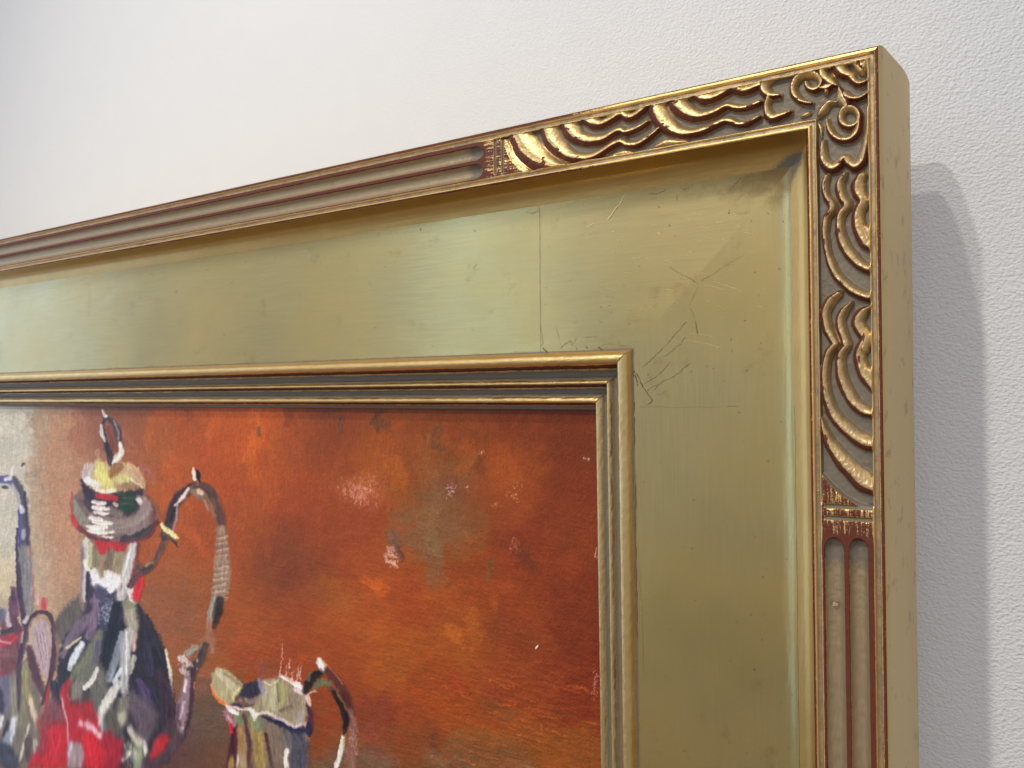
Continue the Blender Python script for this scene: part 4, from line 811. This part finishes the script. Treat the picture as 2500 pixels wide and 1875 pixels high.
S('P2', [(1515, 940), (1505, 1060), (1480, 1180), (1465, 1320)], [50, 70, 92, 60], (150, 118, 130)); S('P2', [(1510, 950), (1500, 1040)], 22, (224, 206, 206), h=1.2); S('P2', [(1490, 1120), (1460, 1260)], 16, (200, 176, 186)); S('P2', [(1450, 1150), (1435, 1290)], 18, (92, 66, 82)); S('P2', [(1562, 860), (1558, 1020), (1538, 1240), (1480, 1400), (1380, 1520)], [30, 34, 26, 40, 50], (64, 42, 52)); S('P2', [(1480, 1330), (1470, 1400)], 26, (170, 150, 160)); S('P2', [(1470, 1390), (1350, 1560), (1220, 1659)], [40, 70, 70], (76, 54, 64)); S('P2', [(1580, 960), (1572, 1010)], 8, (210, 120, 90))

# --- the painted cream jug
cur[0] = 2
F_('P3', [(400, 1010), (640, 1050), (790, 1070), (950, 1130), (1100, 1210), (1235, 1225), (1205, 1400), (1195, 1640), (430, 1640), (470, 1300), (450, 1150)], (128, 112, 96), ang=1.5)
S('P3', [(500, 1190), (480, 1380), (450, 1609)], [60, 90, 90], (66, 22, 34)); S('P3', [(455, 1190), (465, 1260)], [40, 30], (206, 32, 48), h=1.); S('P3', [(410, 1060), (450, 1120), (490, 1180)], [50, 80, 40], (172, 112, 122)); S('P3', [(425, 1090), (470, 1160)], 16, (210, 160, 164)); S('P3', [(540, 1120), (600, 1160)], 90, (116, 126, 92)); S('P3', [(555, 1220), (570, 1400), (580, 1609)], [70, 80, 90], (166, 128, 76)); S('P3', [(590, 1090), (620, 1250), (645, 1430), (650, 1609)], [30, 44, 56, 50], (88, 50, 62)); S('P3', [(680, 1140), (720, 1300), (740, 1609)], [90, 110, 120], (168, 138, 78)); S('P3', [(700, 1120), (720, 1210)], 90, (124, 130, 98)); S('P3', [(800, 1270), (835, 1430), (865, 1609)], [26, 40, 36], (76, 36, 42)); S('P3', [(880, 1200), (930, 1400), (940, 1609)], [120, 150, 150], (130, 108, 92)); S('P3', [(1080, 1260), (1130, 1400), (1120, 1609)], [120, 170, 180], (76, 72, 84)); S('P3', [(1000, 1240), (1020, 1400)], 80, (104, 98, 96)); S('P3', [(1010, 1440), (1000, 1530), (1010, 1609)], [44, 36, 44], (238, 222, 208), h=1.5, streak=1.); S('P3', [(530, 1500), (520, 1609)], 16, (226, 210, 190)); S('P3', [(460, 1540), (460, 1609)], 50, (176, 140, 70)); S('P3', [(560, 1490), (590, 1600)], 40, (176, 150, 120))
F_('P3', [(570, 785), (730, 738), (750, 880), (690, 910), (630, 1010), (480, 1000), (520, 900)], (52, 46, 62)); S('P3', [(540, 940), (640, 980)], 70, (96, 76, 66)); dabs('P3', (480, 900, 740, 1010), 26, 26, (146, 118, 92), seed=51); S('P3', [(640, 960), (740, 920)], 40, (130, 108, 104))
F_('P3', [(730, 742), (840, 730), (940, 706), (1080, 790), (1185, 870), (1210, 1000), (1212, 1120), (1150, 1222), (1050, 1190), (900, 1110), (780, 1060), (660, 1040), (720, 920), (750, 860)], (164, 148, 118), ang=1.5); S('P3', [(800, 770), (810, 900), (800, 1040)], [70, 90, 60], (176, 162, 132)); S('P3', [(880, 760), (875, 900), (880, 1020)], 52, (190, 182, 146)); S('P3', [(960, 790), (970, 900), (950, 1020)], [60, 66, 40], (164, 156, 104)); S('P3', [(920, 780), (930, 960)], 14, (120, 108, 70)); S('P3', [(1080, 860), (1090, 1000), (1080, 1140)], [120, 150, 90], (150, 130, 108)); S('P3', [(1150, 1080), (1120, 1180)], 70, (172, 158, 150)); S('P3', [(1020, 1060), (1060, 1140)], 80, (160, 140, 112)); S('P3', [(740, 740), (770, 860)], 40, (140, 132, 150)); S('P3', [(950, 1040), (1060, 1000)], 40, (128, 106, 86)); S('P3', [(780, 760), (850, 800), (930, 740)], 14, (214, 204, 160), h=1.2)
F_('P3', [(278, 680), (350, 612), (425, 655), (575, 785), (560, 850), (500, 900), (480, 985), (410, 995), (310, 905), (262, 790)], (184, 168, 128), ang=.9); S('P3', [(330, 650), (420, 760), (520, 860)], 60, (200, 186, 150)); S('P3', [(400, 680), (480, 740), (560, 800)], 20, (150, 130, 92)); S('P3', [(545, 830), (500, 880), (485, 940)], 22, (214, 196, 130), h=1.3); S('P3', [(266, 800), (300, 890), (360, 960), (420, 1000)], [20, 34, 32, 18], (232, 124, 54), h=1.)
S('P3', [(945, 700), (1030, 745), (1110, 790), (1180, 850)], [26, 44, 50, 50], (242, 232, 224), h=1.5); S('P3', [(1100, 830), (1170, 880)], 40, (226, 200, 190), h=1.3); S('P3', [(415, 1000), (470, 1050), (530, 1080)], [20, 34, 26], (232, 216, 206), h=1.3); S('P3', [(440, 1010), (560, 1030), (650, 1040)], [20, 30, 24], (224, 190, 180), h=1.3); S('P3', [(650, 1030), (690, 1080), (700, 1140)], [36, 64, 20], (216, 214, 200), h=1.4); S('P3', [(710, 1080), (800, 1060), (880, 1090)], 24, (232, 218, 200), h=1.3); S('P3', [(870, 1090), (960, 1140), (1090, 1205), (1190, 1170)], [24, 32, 34, 24], (196, 172, 176), h=1.3); S('P3', [(770, 1095), (930, 1170), (1080, 1240), (1220, 1240)], [26, 50, 50, 60], (42, 40, 66)); S('P3', [(1215, 980), (1250, 1110), (1240, 1250)], [36, 56, 46], (86, 46, 62)); S('P3', [(1230, 1180), (1220, 1270)], 50, (38, 32, 58)); S('P3', [(1205, 890), (1225, 950), (1240, 1000)], [50, 44, 18], (224, 184, 174), h=1.3); S('P3', [(1290, 850), (1220, 880)], 20, (216, 170, 160), h=1.)
cur[0] = 0
S('P3', [(745, 545), (755, 640), (760, 740)], [30, 60, 60], (128, 84, 92), a=.6, streak=1.4, soft=.5); S('P3', [(850, 600), (850, 710)], [120, 150], (138, 76, 72), a=.55, streak=1.4, soft=.6); S('P3', [(1060, 620), (1050, 740)], [90, 110], (168, 92, 84), a=.45, streak=1.4, soft=.6)
for (x_, y0_, y1_) in [(945, 540, 680), (1030, 540, 640), (1000, 600, 700), (1120, 590, 720), (1135, 600, 740), (1105, 620, 760), (960, 360, 520), (1060, 640, 740), (935, 640, 690)]: S('P3', [(x_, y1_), (x_+4, (y0_+y1_)/2), (x_+12, y0_)], [9, 7, 3], (236, 190, 180), a=.75, h=.9, streak=.9)
dabs('P3', (900, 350, 1010, 500), 26, 9, (215, 120, 90), a=.5, seed=55)
cur[0] = 2
S('P3', [(1340, 600), (1440, 680), (1530, 800), (1600, 930), (1640, 1060)], [40, 86, 92, 86, 74], (88, 42, 36)); S('P3', [(1400, 600), (1480, 680), (1560, 790)], 9, (206, 120, 74)); S('P3', [(1640, 1050), (1650, 1200), (1648, 1400), (1640, 1609)], [70, 84, 100, 110], (148, 100, 84), a=.8, streak=1.1); dabs('P3', (1600, 1020, 1700, 1520), 46, 10, (232, 200, 190), seed=57)
S('P3', [(1190, 865), (1225, 770), (1290, 700), (1345, 665)], [50, 84, 84, 60], (24, 21, 22)); S('P3', [(1225, 740), (1235, 690)], 30, (92, 104, 78)); S('P3', [(1275, 820), (1340, 770), (1430, 780)], [40, 74, 60], (104, 108, 76)); S('P3', [(1440, 830), (1500, 850)], 50, (110, 64, 46)); S('P3', [(1465, 860), (1540, 990), (1585, 1130), (1570, 1260)], [40, 64, 64, 40], (26, 20, 20)); S('P3', [(1500, 870), (1560, 960), (1590, 1040)], 14, (136, 104, 52)); S('P3', [(1325, 560), (1350, 600), (1355, 640)], [50, 84, 50], (228, 228, 220), h=1.5); S('P3', [(1375, 570), (1390, 600)], 14, (226, 150, 100)); S('P3', [(1340, 640), (1360, 660)], 20, (150, 130, 110))
S('P3', [(1555, 1290), (1545, 1400), (1520, 1520), (1490, 1609)], [24, 44, 46, 40], (220, 220, 208), h=1.4); S('P3', [(1580, 1290), (1570, 1420)], 12, (170, 150, 90))
cur[0] = 0
# canvas weave and drag of the brush in the ground
weave = (np.sin(X.ravel()*2*np.pi/.075)*np.sin(Z.ravel()*2*np.pi/.075))
q = (fu*math.sin(.25)-fv*math.cos(.25)); rr2 = (fu*math.cos(.25)+fv*math.sin(.25))
drag = fbm(q/2.6, rr2/22, 3, 801)-.5
g0 = (GRP == 0)
lowr = sstep(1350, 1700, fv)*sstep(700, 1100, fu)
HT = HT+np.where(g0, drag*(.45+.9*lowr), drag*.2)+weave*np.where(g0, .30, .06)*sstep(.3, .7, fbm(fu/60, fv/60, 2, 811)+.15)
HT = HT+(fbm(fu/2.6, fv/2.6, 2, 821)-.5)*np.where(g0, .95, .15)
IMG = IMG*(1+(HT[:, None]-.1)*np.where(g0, np.where(fu < 300, .05, .12), .05)[:, None]-np.where(g0, .02, 0)[:, None])
lum = IMG.mean(1); IMG = IMG*(1+.05*np.clip((lum-140)/80, 0, 1)*(~g0))[:, None]
mo = g0*sstep(1.5, 2.2, IMG[:, 0]/np.maximum(IMG[:, 1], 1))*.30
sm = num/den[:, None]; IMG = IMG*(1-mo[:, None])+sm*mo[:, None]
IMG = IMG*(1+(fbm(fu/40, fv/40, 4, 831)-.5)[:, None]*np.where(g0, .10, .03)[:, None])
org = g0*sstep(1.5, 2.2, IMG[:, 0]/np.maximum(IMG[:, 1], 1))
IMG *= (1-.0*org)[:, None]; IMG[:, 1] *= 1+.10*org; IMG[:, 2] *= 1-.24*org
# wet edges: drag the colours a little along a wandering field
ni, nj = X.shape
I, J = np.meshgrid(np.arange(ni), np.arange(nj), indexing='ij')
sh1 = (fbm(fu/9, fv/9, 3, 851)-.5).reshape(X.shape); sh2 = (fbm(fu/9+40, fv/9, 3, 853)-.5).reshape(X.shape); fine_ = vnoise(fu/2.6, fv/2.6, 857).reshape(X.shape)-.5
pot = (GRP.reshape(X.shape) > 0)
k1 = np.where(pot, 5.5, 7.)
I2 = np.clip(I+np.round(sh1*k1+fine_*.9), 0, ni-1).astype(int); J2 = np.clip(J+np.round(sh2*k1*1.4+fine_*.9), 0, nj-1).astype(int)
idx = (I2*nj+J2).ravel()
IMG = IMG[idx]*.75+IMG*.25; HT = HT[idx]*.6+HT*.4
IMG = IMG*(1+(fbm(fu/4.5, fv/4.5, 2, 861)-.5)[:, None]*np.where(g0, .10, .10)[:, None])
pg = (GRP.reshape(X.shape) > 0)[..., None]; G_ = IMG.reshape(*X.shape, 3).copy()
for _ in range(3):
    for ax in (0, 1):
        G_ = .5*G_+.25*np.roll(G_, 1, ax)+.25*np.roll(G_, -1, ax)
IMG = np.where(pg, G_*.8+IMG.reshape(*X.shape, 3)*.2, IMG.reshape(*X.shape, 3)).reshape(-1, 3)
vs = fbm(fu/2.6, fv/17, 3, 871)-.5; hs = fbm((fu*.24-fv*.97)/2.6, (fu*.97+fv*.24)/20, 3, 873)-.5
up_ = sstep(1500, 1250, fv) if False else 1-sstep(1180, 1480, fv+.25*(fu-700))
IMG = IMG*(1+np.where(g0, vs*up_*.16+hs*(1-up_)*.17, vs*.34))[:, None]
lin = np.clip(IMG/255, .01, 1)
lin = np.where(lin <= .04045, lin/12.92, ((lin+.055)/1.055)**2.4)
ALB = np.clip(lin*1.0, 0.004, .92)
Y = CD-HT*.011
V = np.stack([X.ravel(), Y, Z.ravel()], 1)
F = grid_faces(*X.shape, flip=True)
pm, nt, b = newmat('oil_paint')
ca = N(nt, 'ShaderNodeVertexColor', layer_name='paint'); nt.links.new(ca.outputs[0], b.inputs['Base Color'])
ob = N(nt, 'ShaderNodeTexCoord').outputs['Object']
b.inputs['Roughness'].default_value = .38; b.inputs['Specular IOR Level'].default_value = .20
nt.links.new(bump(nt, noise(nt, ob, 2200, 3, .6), .00008, .5).outputs[0], b.inputs['Normal'])
fg = np.max(GRP[F], axis=1)
names = {0: ('painted_ground', 'rust orange painted background with visible canvas weave'), 1: ('painted_coffee_pot', 'tall silver coffee pot painted with a looped handle and red reflections'),
         2: ('painted_cream_jug', 'small silver cream jug painted at the lower middle'), 3: ('painted_teapot', 'silver teapot painted at the left edge with slim upright spout')}
porg = np.array(painting.location)
for k, (nm, lb) in names.items():
    f = F[fg == k]
    if not len(f): continue
    used, inv = np.unique(f, return_inverse=True)
    o = mesh_obj(nm, V[used], inv.reshape(f.shape), pm, None, dict(paint=ALB[used]), True, origin=tuple(porg)); o.parent = painting; o['label'] = lb
# canvas and stretcher bars behind the paint
cm_, nt, b = newmat('raw_canvas'); b.inputs['Base Color'].default_value = (.55, .48, .36, 1); b.inputs['Roughness'].default_value = .9
def box(name, lo, hi, mat, parent, org):
    x0, y0, z0 = lo; x1, y1, z1 = hi
    Vb = [(x0, y0, z0), (x1, y0, z0), (x1, y1, z0), (x0, y1, z0), (x0, y0, z1), (x1, y0, z1), (x1, y1, z1), (x0, y1, z1)]
    Fb = [(0, 3, 2, 1), (4, 5, 6, 7), (0, 1, 5, 4), (1, 2, 6, 5), (2, 3, 7, 6), (3, 0, 4, 7)]
    o = mesh_obj(name, Vb, Fb, mat, None, None, False, origin=tuple(org)); o.parent = parent; return o
box('canvas', (-34, CD+.03, -24), (-4.85, CD+.07, -4.85), cm_, painting, porg)
wm, nt, b = newmat('pine_stretcher'); b.inputs['Base Color'].default_value = (.45, .30, .16, 1); b.inputs['Roughness'].default_value = .7
box('stretcher_bar', (-34, CD+.08, -6.8), (-4.87, CD+1.0, -4.87), wm, painting, porg)
box('stretcher_bar', (-6.8, CD+.08, -24), (-4.87, CD+1.0, -6.81), wm, painting, porg)
